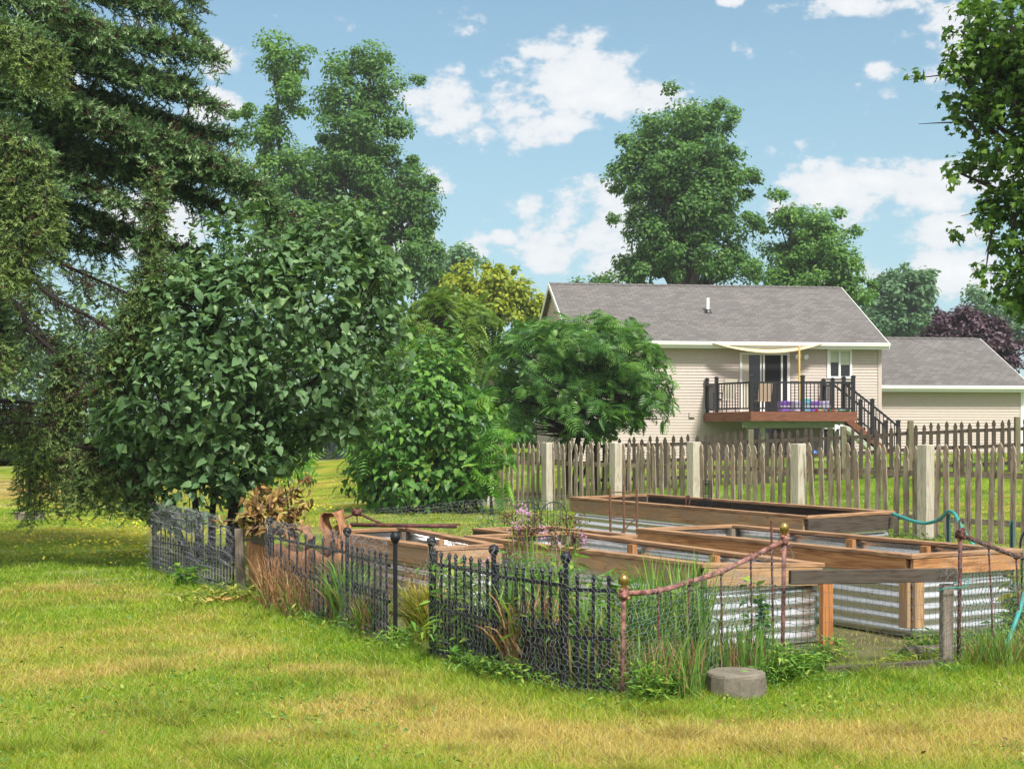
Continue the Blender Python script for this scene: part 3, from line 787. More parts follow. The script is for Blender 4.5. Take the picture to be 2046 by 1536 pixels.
o = gridnet('plastic_netting', [(.75, 8.75, .02, .56), (1.25, 9.08, .02, .62), (1.75, 9.5, .02, .60), (2.02, 9.5, .05, .55)], .042, .05, MAT['green_plastic'], r=.0022, wob=.02, seed=6, nodes=.005)
tag(o, 'dark green plastic netting behind the concrete block', 'plastic netting')
o = gridnet('plastic_netting', [(3.1, 9.95, .02, .62), (3.55, 10.35, .02, .60), (4.3, 11.1, .02, .58)], .044, .05, MAT['green_plastic'], r=.0022, wob=.02, seed=7, nodes=.005)
tag(o, 'dark green plastic netting at the right edge behind the teal hose', 'plastic netting')
o = gridnet('plastic_netting', [(-.42, 19.5, .02, .68), (.8, 20.1, .02, .66)], .09, .09, MAT['green_plastic'], r=.004, wob=.03, seed=9)
tag(o, 'faded green plastic netting far behind the phlox', 'plastic netting')

# ------------------------------------------------------------------ iron bed frames used as fence
def bed_frame(label, posts, rail, knuckles, spindles, mat):
    T = thing('iron_bedstead', label, 'bedstead', posts[0][0])
    for base, zt, ball in posts:
        base = Vector(base)
        q = MB().tube([base + Vector((0, 0, -.03)), base + Vector((0.01, 0, zt * .5)), base + Vector((.015, 0, zt))], [.013, .014, .016], 8).build('post', mat, T, smooth_=True)
        k = MB(); top = base + Vector((.015, 0, zt))
        k.ball(top, .034, 10, 7, 1.05)
        for i in range(9):
            a = i * 2.4; k.ball(top + Vector((math.cos(a) * .026, math.sin(a) * .026, -.03 + .0075 * i)), .014, 7, 5)
        k.build('cast_joint', mat, q, smooth_=True)
        if ball:
            MB().lathe([(.012, .025), (.02, .032), (.014, .045), (.026, .058), (.033, .075), (.032, .095), (.02, .112), (.003, .118)], 14, top).build('brass_ball', MAT['brass'], q, smooth_=True)
    rl = MB().tube(catmull(rail, 6), .0165, 10).build('rail', mat, T, smooth_=True)
    for p in knuckles:
        k = MB().ball(p, .024, 9, 6)
        for i in range(5):
            a = i * 1.3; k.ball(Vector(p) + Vector((math.cos(a) * .012, 0, math.sin(a) * .018)), .013, 7, 5)
        k.build('cast_knuckle', mat, rl, smooth_=True)
    for a, b in spindles:
        MB().tube([a, Vector(a).lerp(Vector(b), .5) + Vector((random.uniform(-.01, .01), 0, 0)), b], .0065, 6).build('spindle', MAT['dark_rust'], T)
    return T
dd = lambda px: 8.6 + (px - 1243) / 322 * .81
rp = [(1243, 1186), (1315, 1180), (1376, 1163), (1440, 1142), (1500, 1113), (1562, 1082)]
rl = [P(x, y, dd(x)) for x, y in rp]
bed_frame('pink flaking iron bed frame with sloping rail and two brass balls, over the tall grass', [((.66, 8.6, 0), .637, True), ((1.785, 9.41, 0), .90, True)], rl, rl[1:-1],
          [(p, (p.x, p.y, 0)) for p in rl[1:-1]], MAT['pink_rust'])
dd2 = lambda px: 9.82 + (px - 1915) / 131 * .6
rp = [(1915, 1066), (1975, 1090), (2030, 1110), (2095, 1124), (2180, 1130)]
rl = [P(x, y, dd2(x)) for x, y in rp]
bed_frame('dark rusty iron bed frame at the right edge, right of the gate', [((3.08, 9.82, 0), .915, False)], rl, rl[1:-1], [(p, (p.x + .03, p.y, 0)) for p in rl[1:-1]], MAT['dark_rust'])
# second bed frame lying across the small bed at the left
T = thing('iron_bed_rail', 'rusty red iron bed rail lying across the small raised bed', 'bed rail', (-1.2, 13.8, .7))
a, b = P(700, 1048, 14.25), P(912, 1051, 14.05)
q = MB().tube([a, a.lerp(b, .5), b], .021, 10).build('pipe', MAT['dark_rust'], T, smooth_=True)
MB().tube([P(690, 1050, 14.3), P(920, 1047, 14.2)], .009, 8).build('thin_bar', MAT['dark_rust'], T)
pk = P(713, 1024, 14.35)
arm = MB().tube([P(672, 1042, 14.3), pk], .013, 8).tube([pk, P(762, 1046, 14.3)], .013, 8).build('bent_arm', MAT['dark_rust'], T, smooth_=True)
k = MB().ball(pk, .05, 10, 6, .75)
for i in range(10): k.ball(pk + Vector((math.cos(i * 2.4) * .04, math.sin(i * 2.4) * .04, .006 * i - .02)), .018, 7, 5)
k.build('cast_joint', MAT['dark_rust'], arm, smooth_=True)
MB().tube([pk, P(714, 1050, 14.3)], .006, 6).build('spindle', MAT['dark_rust'], T)
# rebar stake
o = MB().tube([P(1541, 1040, 9.7), P(1543, 1160, 9.68), (1.775, 9.65, 0)], .008, 6).build('rebar_stake', MAT['dark_rust'])
tag(o, 'dark ribbed rebar stake just left of the taller brass-topped post', 'stake')
o = MB().tube([P(1917, 1038, 10.0), (3.15, 10.0, 0)], .007, 6).build('rebar_stake', MAT['dark_rust'])
tag(o, 'dark rod poking up behind the rusty post right of the gate', 'stake')

# ------------------------------------------------------------------ low wooden gate
T = thing('garden_gate', 'low gate of dark weathered boards with welded wire infill', 'gate', (2.5, 9.45, 0))
gl, gr = lambda y: P(1578, y, 9.28), lambda y: P(1909, y, 9.75)
board('top_board', gl(1153), gr(1148), .092, .038, (0, 0, 1), MAT['dark_plank'], T)
board('bottom_board', P(1640, 1345, 9.30), P(1905, 1328, 9.74), .085, .038, (0, 0, 1), MAT['dark_plank'], T)
board('gate_post', P(1891, 1322, 9.76) , P(1891, 1166, 9.76), .088, .05, (1, .4, 0), MAT['grey_post'], T)
o = gridnet('wire_infill', [(*P(1590, 0, 9.31).xy, .06, .66), (*P(1880, 0, 9.74).xy, .06, .62)], .05, .1, MAT['dark_wire'], r=.0011, wob=.008, seed=2, parent=T)
lp = [P(1873, 1180, 9.7), P(1895, 1174, 9.68), P(1925, 1172, 9.75), P(1936, 1160, 9.9), P(1926, 1156, 9.95), P(1905, 1166, 9.85)]
tag(MB().tube(catmull(lp, 5), .0045, 6).build('green_tie', MAT['hose'], smooth_=True), 'green twist of cord tying the gate to the rusty post', 'cord')
# log and concrete block
def log(label, a, b, r, mat, name='log'):
    a, b = Vector(a), Vector(b)
    pts = [a.lerp(b, i / 5) + Vector((0, 0, .004 * math.sin(i * 2))) for i in range(6)]
    return tag(MB().tube(pts, [r * (1 + .08 * math.sin(i * 3.1)) for i in range(6)], 12).build(name, mat, smooth_=False), label, 'log')
log('short grey log on the ground behind the gate', (2.78, 10.05, .05), (3.25, 10.28, .05), .048, MAT['grey_post'])
cb = G(1470, 1388)
mb = MB(); prof = [(.188, 0), (.19, .03), (.186, .135), (.18, .15), (.165, .158), (0.02, .16)]
mb.lathe(prof, 12, (cb.x, cb.y, -.01))
me = mb.mesh('concrete_block')
bm = bmesh.new(); bm.from_mesh(me); bmesh.ops.subdivide_edges(bm, edges=list(bm.edges), cuts=2, use_grid_fill=True)
for v in bm.verts:
    n_ = math.sin(v.co.x * 61) * math.cos(v.co.y * 53 + v.co.z * 40)
    v.co += Vector((random.uniform(-1, 1), random.uniform(-1, 1), random.uniform(-.6, .6))) * .0016 + Vector((v.co.x - cb.x, v.co.y - cb.y, 0)) * .012 * n_
bm.to_mesh(me); bm.free()
tag(part('concrete_block', me, MAT['concrete']), 'round grey concrete block sitting on the grass before the tall weeds', 'concrete block')

# ------------------------------------------------------------------ hoses, posts, trellis, small iron things
hp = [(1783, 1026, 15.6), (1800, 1032, 15.4), (1825, 1041, 15.1), (1850, 1045, 14.9), (1875, 1038, 14.7), (1890, 1025, 14.5), (1897, 1021, 14.4), (1908, 1027, 14.2), (1917, 1045, 14.0), (1930, 1068, 13.8), (1945, 1090, 13.6), (1955, 1150, 13.4)]
tag(MB().tube(catmull([P(*q) for q in hp], 5), .018, 10).build('garden_hose', MAT['hose'], smooth_=True), 'teal garden hose sagging from the corner of the far raised bed', 'hose')
hp = [(2075, 1120, 10.7), (2052, 1172, 10.5), (2036, 1222, 10.35), (2016, 1275, 10.2), (1999, 1312, 10.05), (1993, 1322, 10.0)]
tag(MB().tube(catmull([P(*q) for q in hp], 5), .017, 10).build('garden_hose', MAT['hose'], smooth_=True), 'teal garden hose hanging down to the grass at the right edge', 'hose')
def tpost(label, px, ytop, d):
    t = P(px, ytop, d)
    mb = MB().box(t.x - .022, t.x + .022, t.y - .004, t.y + .004, -.1, t.z).box(t.x - .004, t.x + .004, t.y - .035, t.y - .004, -.1, t.z)
    for i in range(8): mb.box(t.x - .009, t.x + .009, t.y + .004, t.y + .012, t.z - .06 - i * .07, t.z - .045 - i * .07)
    return tag(mb.build('steel_post', MAT['tpost']), label, 'post')
tpost('green studded steel post at the far right beyond the beds', 2022, 1040, 12.8)
tpost('green steel post under the loop of the teal hose', 1895, 1026, 14.4)
T = thing('rusty_trellis', 'rusty steel ladder trellis with three bars standing before the far raised bed', 'trellis', (1.35, 17.0, 0))
dt = 16.6
for px, yt in ((1219, 970), (1246, 968), (1272, 972)):
    MB().tube([P(px, yt, dt), P(px + 1, 1080, dt), (P(px + 2, 1080, dt).x, dt, 0)], .013, 8).build('bar', MAT['rust'], T)
for y0 in (983, 1032):
    MB().tube([P(1217, y0, dt), P(1273, y0, dt)], .008, 6).build('cross_bar', MAT['rust'], T)
MB().tube([P(1236, 1070, dt), P(1271, 1033, dt)], .010, 6).build('brace', MAT['rust'], T)
def arch_panel(label, px0, px1, ytop, d, n=2, zb=0.0, r=.008, legs=3):
    T = thing('arched_border_fence', label, 'border fence', (P((px0 + px1) / 2, 900, d).x, d, zb))
    wpx = (px1 - px0) / n
    for i in range(n):
        a = P(px0 + wpx * i, ytop, d); b = P(px0 + wpx * (i + 1), ytop, d); c = (a + b) / 2; rad = (b.x - a.x) / 2
        pts = [Vector((a.x, d, zb))] + [Vector((c.x - rad * math.cos(t), d, a.z - rad + rad * math.sin(t))) for t in [math.pi * k / 12 for k in range(13)]] + [Vector((b.x, d, zb))]
        MB().tube(pts, r, 6).build('hoop', MAT['black_iron'], T)
        for k in range(1, legs + 1):
            x = a.x + (b.x - a.x) * k / (legs + 1)
            MB().tube([(x, d, zb), (x, d, a.z - rad + math.sqrt(max(0, rad * rad - (x - c.x) ** 2)) - .02)], r * .7, 5).build('bar', MAT['black_iron'], T)
    MB().tube([P(px0, 0, d).xy.to_3d() + Vector((0, 0, zb + .25)), P(px1, 0, d).xy.to_3d() + Vector((0, 0, zb + .25))], r * .7, 5).build('rail', MAT['black_iron'], T)
    return T
arch_panel('black arched wire border fence standing behind the phlox', 1030, 1132, 1003, 19.0, r=.006)
arch_panel('small black folding border fence stuck in the soil of the far raised bed', 1405, 1421, 960, 17.6, 3, .62, .006, 1)
o = MB().tube(catmull([P(1370, 1012, 17.9), P(1371, 995, 17.9), P(1375, 990, 17.9), P(1378, 996, 17.9), P(1377, 1012, 17.9)], 4), .012, 7).build('tool_handle', MAT['dark_rust'], smooth_=True)
tag(o, 'dark loop handle of a tool stuck in the far raised bed soil', 'tool')
q = P(2048, 1090, 11.7)
pts = [q + Vector((.12 * math.cos(t) + .08, 0, .16 * math.sin(t))) for t in [math.pi * (1.15 - k / 10) for k in range(10)]]
o = MB().tube([pts[0] - Vector((0, 0, .4))] + pts, .009, 7).build('iron_hoop', MAT['black_iron'], smooth_=True)
tag(o, 'black curved iron hoop at the right edge above the rusty bed rail', 'iron hoop')

# ------------------------------------------------------------------ rusty sheet, wooden post, planks at the left
T = thing('wooden_post', 'weathered wooden post with dark plank nailed on, left of the rusty sheet', 'post', (-2.69, 14.25, 0))
board('post', (-2.70, 14.22, -.03), (-2.735, 14.25, .66), .085, .07, (1, 0, 0), MAT['grey_post'], T)
board('plank', (-2.72, 14.3, .60), (-2.30, 13.62, .585), .12, .03, (0, 0, 1), MAT['dark_plank'], T)
def sheet(name, label, path, z0, z1, cat='metal sheet', curl=0.0):
    cp = catmull([Vector((x, y, 0)) for x, y in path], 8); vs, fs = [], []
    nz_ = 6
    for i, p in enumerate(cp):
        for k in range(nz_ + 1):
            t = k / nz_
            vs.append((p.x + .012 * math.sin(i * .7 + t * 5) + curl * t * t, p.y + .012 * math.cos(i * .9 + t * 4), z0 + (z1 - z0) * t + .03 * math.sin(i * .55) * t))
    for i in range(len(cp) - 1):
        for k in range(nz_):
            q = i * (nz_ + 1) + k; fs.append((q, q + nz_ + 1, q + nz_ + 2, q + 1))
    o = MB().add(vs, fs).build(name, MAT['rust_sheet'], smooth_=True, fix=False)
    sm = o.modifiers.new('thickness', 'SOLIDIFY'); sm.thickness = .004
    return tag(o, label, cat)
sheet('rusty_sheet', 'wavy orange rusty metal sheet behind the iron fence left of the gap', [(-2.62, 14.1), (-2.35, 13.72), (-2.18, 13.45), (-1.85, 13.0), (-1.65, 12.6), (-1.4, 12.2)], .02, .54)
def loop_sheet(label, px, py, d, rw, rh, tail):
    """a strip of sheet curled over into a loop"""
    c = P(px, py, d); pts = []
    for k in range(17):
        t = -0.75 + k / 16 * (math.pi + 1.5)
        pts.append(Vector((c.x + rw * math.cos(t), c.y, c.z + rh * math.sin(t))))
    pts = [pts[0] + Vector((.03, -.1, -tail))] + pts + [pts[-1] + Vector((-.04, .0, -tail * 1.2))]
    vs, fs = [], []
    for i, p in enumerate(pts):
        for k in range(4):
            t = k / 3 - .5
            vs.append((p.x + t * .07 + .02 * math.sin(i * .9), p.y + t * .15, p.z + t * .05 * math.sin(i) + .012 * math.sin(i * 1.7)))
    for i in range(len(pts) - 1):
        for k in range(3):
            q = i * 4 + k; fs.append((q, q + 4, q + 5, q + 1))
    o = MB().add(vs, fs).build('curled_sheet', MAT['rust_sheet'], smooth_=True, fix=False)
    o.modifiers.new('thickness', 'SOLIDIFY').thickness = .004
    return tag(o, label, 'metal sheet')
loop_sheet('large orange rusty sheet curled into an open loop, beside the red pipe', 668, 1052, 13.3, .085, .135, .25)
loop_sheet('smaller orange rusty sheet folded over behind the fence, below the withered branches', 600, 1070, 13.6, .085, .08, .2)
sheet('rusty_sheet', 'small upright orange rusty flap right of the curled sheet', [(-1.66, 13.3), (-1.58, 13.25), (-1.50, 13.3)], .40, .73)
# ------------------------------------------------------------------ picket fences
def picket_mesh(h, w_, t_=.02, var=0):
    a = w_ / 2
    out = [(-a, -.03), (a, -.03), (a, h - .24), (a * .62, h - .20), (a * .72, h - .165), (a * 1.0, h - .13), (a * .8, h - .07), (a * .35, h - .02), (0, h + .0), (-a * .35, h - .02), (-a * .8, h - .07), (-a * 1.0, h - .13), (-a * .72, h - .165), (-a * .62, h - .20), (-a, h - .24)]
    # grain must run along local X, so the picket lies along X and is stood up by its matrix
    n = len(out); vs = [(z, x, -t_ / 2) for x, z in out] + [(z, x, t_ / 2) for x, z in out]
    fs = [tuple(range(n)), tuple(range(2 * n - 1, n - 1, -1))] + [(i, i + n, (i + 1) % n + n, (i + 1) % n) for i in range(n)]
    return MB().add(vs, fs).mesh('picket')
def zt(x, y): return float(terrain(np.array([x]), np.array([y]))[0])
def picket_fence(label, p0, p1, spacing, h, w_, mat, postm, post_t, ph, pw, side, rails=(.25, .62, 1.05), steps=None, post_side=0):
    p0, p1 = Vector((*p0, 0)), Vector((*p1, 0)); e = (p1 - p0).normalized(); L = (p1 - p0).length
    mid = (p0 + p1) / 2
    T = thing('picket_fence', label, 'fence', (mid.x, mid.y, zt(mid.x, mid.y)))
    nrm = Vector((e.y, -e.x, 0)) * side           # towards the camera side
    meshes = [picket_mesh(h + dh, w_ * k) for dh, k in ((0, 1), (.02, .9), (-.03, 1.06), (-.01, .97), (.035, 1.02))]
    for me in meshes: me.materials.append(mat)
    def gz(s):
        q = p0 + e * s
        return zt(q.x, q.y) if steps is None else steps(s)
    n = int(L / spacing)
    for i in range(n + 1):
        s = i * spacing + random.uniform(-.012, .012); q = p0 + e * s
        b = Vector((q.x, q.y, gz(s))) + nrm * .035
        m = frame((random.gauss(0, .016), random.gauss(0, .012), 1), nrm, b + Vector((0, 0, random.uniform(-.02, .015))))
        part('picket', random.choice(meshes), None, T, m)
    for s in post_t:
        q = p0 + e * s; z = zt(q.x, q.y)
        q = Vector((q.x, q.y, z)) + nrm * post_side
        board('post', q + Vector((0, 0, -.1)), q + Vector((0, 0, ph + gz(s) - z + random.uniform(-.02, .02))), pw, pw, nrm, postm, T, .008)
    cuts = [0] + [s for s in post_t if 0 < s < L] + [L]
    for a, b in zip(cuts[:-1], cuts[1:]):
        if b - a < .3: continue
        for zr in rails:
            A = p0 + e * (a + .01); B = p0 + e * (b - .01)
            board('rail', Vector((A.x, A.y, gz(a) + zr)), Vector((B.x, B.y, gz(b) + zr)), .085, .038, (0, 0, 1), mat, T, 0)
    return T
NF0, NFd = Vector((-.43, 32.3, 0)), Vector((6.93, -10.3, 0)).normalized()
def nf(s): return (NF0 + NFd * s).xy
def nf_at(px):      # distance along the near fence for a pixel column
    k = (px - CX) / F
    return (k * NF0.y - NF0.x) / (NFd.x - k * NFd.y)
posts = [nf_at(px) - nf_at(905) for px in (985, 1103, 1240, 1396, 1605, 1860, 2150)]
picket_fence('nearer weathered picket fence with pale square posts, behind the raised beds', nf(nf_at(905)), nf(nf_at(2190)), .198, 1.44, .102, MAT['picket'], MAT['fence_post'],
             posts, 1.46, .19, 1, rails=(.3, 1.0), post_side=.12)
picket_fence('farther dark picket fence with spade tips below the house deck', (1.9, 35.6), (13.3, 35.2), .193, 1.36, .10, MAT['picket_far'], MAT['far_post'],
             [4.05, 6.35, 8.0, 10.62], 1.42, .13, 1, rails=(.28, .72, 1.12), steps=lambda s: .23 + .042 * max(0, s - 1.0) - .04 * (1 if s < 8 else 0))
# ------------------------------------------------------------------ house
OX, OY = 8.91, 49.0
HA = math.atan2(.1286, .9917)
HM = Matrix.Translation((OX, OY, 0)) @ Matrix.Rotation(HA, 4, 'Z')
HI = HM.inverted()
_n = Vector((-.1286, .9917, 0))
def FP(px, py, off=0.0):
    """pixel to house frame (x along the facade, y into the house, z up) on a plane 'off' metres in front of the facade"""
    k = (px - CX) / F
    t = (Vector((OX, OY, 0)).dot(_n) - off) / (k * _n.x + _n.y)
    return HI @ Vector((k * t, t, CH - (py - HOR) / F * t))
MAT['siding'] = m_plain('beige_vinyl', (0.49, 0.418, 0.368), .55, var=.05)
MAT['white_trim'] = m_plain('white_trim', (0.78, 0.79, 0.77), .45, var=.04)
MAT['white_paint'] = MAT['white_trim']
def m_shingle():
    t = NT('asphalt_shingle')
    v = t.co((1, 1, 1), False)
    sp = t.n('ShaderNodeSeparateXYZ', {0: v})
    vv = t.n('ShaderNodeCombineXYZ', {0: sp.outputs[0], 1: t.math('MULTIPLY', sp.outputs[2], 1.75), 2: 0.0}).outputs[0]
    br = t.n('ShaderNodeTexBrick', {'Vector': vv, 'Color1': (0.075, 0.069, 0.068, 1), 'Color2': (0.185, 0.172, 0.168, 1), 'Mortar': (0.05, 0.045, 0.045, 1), 'Scale': 1.0, 'Mortar Size': 0.02, 'Bias': -0.1, 'Brick Width': 0.31, 'Row Height': 0.145})
    n = t.noise(v, 1.3, 5, .6); n2 = t.noise(v, 45, 3, .6)
    c = t.mix(.35, br.outputs['Color'], t.ramp(n, [(.3, (0.085, 0.078, 0.076)), (.7, (0.18, 0.168, 0.164))]))
    c = t.mix(.3, c, t.ramp(n2, [(.3, (0.07, 0.062, 0.062)), (.7, (0.28, 0.265, 0.255))]))
    return t.done(t.princ(c, .95, 0, t.bump(t.math('ADD', br.outputs['Fac'], t.math('MULTIPLY', n2, -.4)), .5, .02), .15))
MAT['shingle'] = m_shingle()
MAT['deck_fascia'] = m_wood('brown_deck_board', (0.08, 0.028, 0.015), (0.16, 0.06, 0.032), (0.215, 0.088, 0.05), knots=False)
MAT['deck_black'] = m_plain('black_railing', (0.012, 0.013, 0.016), .45)
MAT['glass_dark'] = m_plain('dark_window_glass', (0.012, 0.013, 0.015), .08, spec=.6)
MAT['screen_dark'] = m_plain('dark_insect_screen', (0.010, 0.009, 0.010), .8)
MAT['curtain'] = m_noise('cream_curtain', (0.40, 0.36, 0.28), (0.62, 0.58, 0.48), 6, .8, stretch=(6, 1, .3), bump=.2)
MAT['blind'] = m_noise('pale_green_blind', (0.42, 0.47, 0.36), (0.55, 0.6, 0.48), 4, .7)
MAT['green_lumber'] = m_wood('green_treated_lumber', (0.16, 0.20, 0.12), (0.28, 0.32, 0.22), (0.40, 0.44, 0.34), knots=False)
MAT['sail'] = m_noise('cream_shade_cloth', (0.60, 0.44, 0.24), (0.70, 0.55, 0.34), 4, .8, bump=.1)
MAT['yellow_pole'] = m_plain('yellow_pole', (0.62, 0.42, 0.10), .5)
MAT['tan_fabric'] = m_noise('tan_sling_fabric', (0.34, 0.26, 0.18), (0.46, 0.36, 0.27), 30, .85)
MAT['grey_metal'] = m_plain('grey_painted_metal', (0.35, 0.36, 0.36), .4)
for nm, c in (('toy_purple', (.30, .14, .62)), ('toy_lilac', (.62, .55, .78)), ('toy_blue', (.22, .5, .68)), ('toy_red', (.55, .03, .03)), ('toy_green', (.03, .32, .16)), ('toy_yellow', (.7, .5, .04)), ('toy_teal', (.02, .30, .28)), ('toy_white', (.8, .8, .8)), ('ball_blue', (.03, .12, .45)), ('toy_orange', (.7, .18, .03))):
    MAT[nm] = m_plain(nm, c, .35, var=.06)

def lap_wall(name, x0, x1, y, z0, z1, parent, ch=.102, gable=None):
    mb = MB(); n = int((z1 - z0) / ch) + 1
    for i in range(n):
        a = z0 + i * ch; b = min(a + ch, z1)
        mb.add([(x0, y - .023, a), (x1, y - .023, a), (x1, y - .002, b), (x0, y - .002, b), (x0, y, a), (x1, y, a)], [(0, 1, 2, 3), (4, 5, 1, 0)])
    return mb.build(name, MAT['siding'], parent, HM, fix=False)
# main block
fl, fr = FP(1146, 700), FP(1757, 700)
x0, x1 = fl.x, fr.x
ez = FP(1540, 683).z                      # eave
DEP, OH = 8.4, .42
rz = CH + 297 * 53 / F                     # ridge
HB = .72
house = thing('house', 'beige sided house with grey shingle roof and white gutter behind the fences', 'house', HM @ Vector(((x0 + x1) / 2, DEP / 2, HB)), HA)
lap_wall('wall', x0, x1, 0, HB, ez, house)
mb = MB()
for i in range(int((ez - HB) / .102)):      # left gable wall below the eave and above it
    a = HB + i * .102
    mb.add([(x0 - .016, 0, a), (x0 - .002, 0, a + .102), (x0 - .002, DEP, a + .102), (x0 - .016, DEP, a)], [(0, 1, 2, 3)])
k = 0
while True:
    a = ez + k * .102; b = a + .102
    if b > rz - .05: break
    f = lambda z: (z - ez) / (rz - ez) * DEP / 2
    mb.add([(x0 - .016, f(a), a), (x0 - .002, f(b), b), (x0 - .002, DEP - f(b), b), (x0 - .016, DEP - f(a), a)], [(0, 1, 2, 3)])
    k += 1
mb.build('gable_wall', MAT['siding'], house, HM, fix=False)
MB().add([(x1, 0, HB), (x1, DEP, HB), (x1, DEP, ez), (x1, DEP / 2, rz), (x1, 0, ez)], [(0, 1, 2, 3, 4)]).add([(x0, DEP, HB), (x1, DEP, HB), (x1, DEP, ez), (x0, DEP, ez)], [(0, 1, 2, 3)]).build('end_wall', MAT['siding'], house, HM)
MB().box(x1 - .06, x1 + .07, -.045, .05, HB, ez).build('corner_trim', MAT['siding'], house, HM)
def roof(parent, xa, xb, ez, rz, dep, oh, side=.3, th=.12):
    sl = (rz - ez) / (dep / 2); z0 = ez - sl * oh
    mb = MB()
    o = [(-oh, z0 + .06), (dep / 2, rz + .06), (dep + oh, z0 + .06), (dep + oh, z0 + .06 - th), (dep / 2, rz + .06 - th), (-oh, z0 + .06 - th)]
    n = 6
    vs = [(xa - side, y, z) for y, z in o] + [(xb + side, y, z) for y, z in o]
    fs = [(0, 1, 1 + n, n), (1, 2, 2 + n, 1 + n), (5, 4, 4 + n, 5 + n)[::-1], (4, 3, 3 + n, 4 + n)[::-1], (0, 5, 4, 1), (1, 4, 3, 2), (n, n + 1, n + 4, n + 5), (n + 1, n + 2, n + 3, n + 4), (0, n, n + 5, 5), (2, 3, 3 + n, 2 + n)]
    r = mb.add(vs, fs).build('roof', MAT['shingle'], parent, HM)
    # ridge cap, one shingle after another
    L = xb - xa + 2 * side; k = int(L / .3)
    cap = MB().add([(0, -.16, -.16 * sl), (.29, -.16, -.16 * sl - .012), (.29, 0, -.012), (0, 0, .0), (.29, .16, -.16 * sl - .012), (0, .16, -.16 * sl)], [(0, 1, 2, 3), (3, 2, 4, 5)]).mesh('ridge_shingle'); cap.materials.append(MAT['shingle'])
    for i in range(k):
        part('ridge_shingle', cap, None, r, HM @ Matrix.Translation((xa - side + i * .3, dep / 2, rz + .085)))
    # white gutter with a lip, soffit, and rake boards
    gz = z0 + .06
    g = MB(); pr = [(-oh - .02, gz - .02), (-oh - .13, gz + .0), (-oh - .13, gz - .05), (-oh - .11, gz - .12), (-oh - .02, gz - .14)]
    m_ = len(pr); vs = [(xa - side, y, z) for y, z in pr] + [(xb + side, y, z) for y, z in pr]
    g.add(vs, [tuple(range(m_)), tuple(range(2 * m_ - 1, m_ - 1, -1))] + [(i, i + m_, (i + 1) % m_ + m_, (i + 1) % m_) for i in range(m_)]).build('gutter', MAT['white_trim'], parent, HM)
    MB().box(xa - side + .02, xb + side - .02, -oh - .018, -oh + .002, gz - .22, gz - .03).build('fascia', MAT['white_trim'], parent, HM)
    MB().box(xa - side + .02, xb + side - .02, -oh + .004, -.003, gz - .20, gz - .185).build('soffit', MAT['white_trim'], parent, HM)
    for xx in (xa - side - .03, xb + side + .005):
        for s in (0, 1):
            ya, yb = (-oh, dep / 2) if s == 0 else (dep + oh, dep / 2)
            MB().add([(xx, ya, z0 + .05), (xx + .025, ya, z0 + .05), (xx + .025, yb, rz + .05), (xx, yb, rz + .05), (xx, ya, z0 - .13), (xx + .025, ya, z0 - .13), (xx + .025, yb, rz - .13), (xx, yb, rz - .13)],
                     [(0, 1, 2, 3), (4, 7, 6, 5), (0, 4, 5, 1), (3, 2, 6, 7), (0, 3, 7, 4), (1, 5, 6, 2)]).build('rake_board', MAT['white_trim'], parent, HM)
    return r
rf = roof(house, x0, x1, ez + .12, rz, DEP, OH, .18)
v_ = FP(1418, 620, 0); vy = 1.9; vz = ez + .12 + vy * (rz - ez - .12) / (DEP / 2)
vx = v_.x + .45
pp = MB().lathe([(.06, -.1), (.06, .46)], 10, (vx, vy, vz + .1)).build('vent_pipe', MAT['white_trim'], rf, HM, smooth_=False)
MB().lathe([(.16, -.02), (.09, .1), (.07, .12)], 10, (vx, vy, vz + .04)).build('vent_boot', MAT['deck_black'], rf, HM)
def framed(name, a, b, parent, fw=.07, y=-.02, mid=None, sill=False):
    """window frame between house frame corners a (top left) and b (bottom right)"""
    xa, xb, za, zb = a.x, b.x, b.z, a.z
    T_ = MB().box(xa, xb, y - .006, y + .018, za, zb).build(name, MAT['glass_dark'], parent, HM)
    f = MB().box(xa - fw, xa, y - .045, y + .02, za - fw, zb + fw).box(xb, xb + fw, y - .045, y + .02, za - fw, zb + fw).box(xa, xb, y - .045, y + .02, zb, zb + fw).box(xa, xb, y - .045, y + .02, za - fw, za)
    f.build('window_frame', MAT['white_trim'], T_, HM)
    if mid is not None:
        MB().box(mid - .035, mid + .035, y - .04, y - .008, za, zb).build('mullion', MAT['white_trim'], T_, HM)
    return T_
# window right of the deck
a, b = FP(1656, 702), FP(1697, 752); m_ = (a.x + b.x) / 2
wn = framed('window', a, b, house, .075, mid=m_)
MB().box(a.x + .005, m_ - .04, -.034, -.028, a.z - .38, a.z - .005).build('blind', MAT['blind'], wn, HM)
MB().box(m_ + .04, b.x - .005, -.034, -.028, a.z - .46, a.z - .005).build('blind', MAT['blind'], wn, HM)
MB().box(a.x + .01, a.x + .05, -.036, -.03, b.z, a.z).build('sash', MAT['white_trim'], wn, HM)
# sliding door
a, b = FP(1482, 709), FP(1572, 826)
dr = framed('sliding_door', a, b, house, .085)
w_ = b.x - a.x
MB().box(a.x + .005, a.x + w_ * .15, -.036, -.029, b.z, a.z - .005).build('curtain', MAT['curtain'], dr, HM)
MB().box(a.x + w_ * .40, a.x + w_ * .43, -.05, -.028, b.z, a.z).build('stile', MAT['white_trim'], dr, HM)
MB().box(a.x + w_ * .46, a.x + w_ * .50, -.06, -.03, b.z, a.z).build('stile', MAT['white_trim'], dr, HM)
MB().box(a.x + w_ * .505, a.x + w_ * .985, -.045, -.03, b.z, a.z).build('screen', MAT['screen_dark'], dr, HM)
MB().box(a.x + w_ * .86, a.x + w_ * .90, -.06, -.046, b.z, a.z).build('stile', MAT['white_trim'], dr, HM)
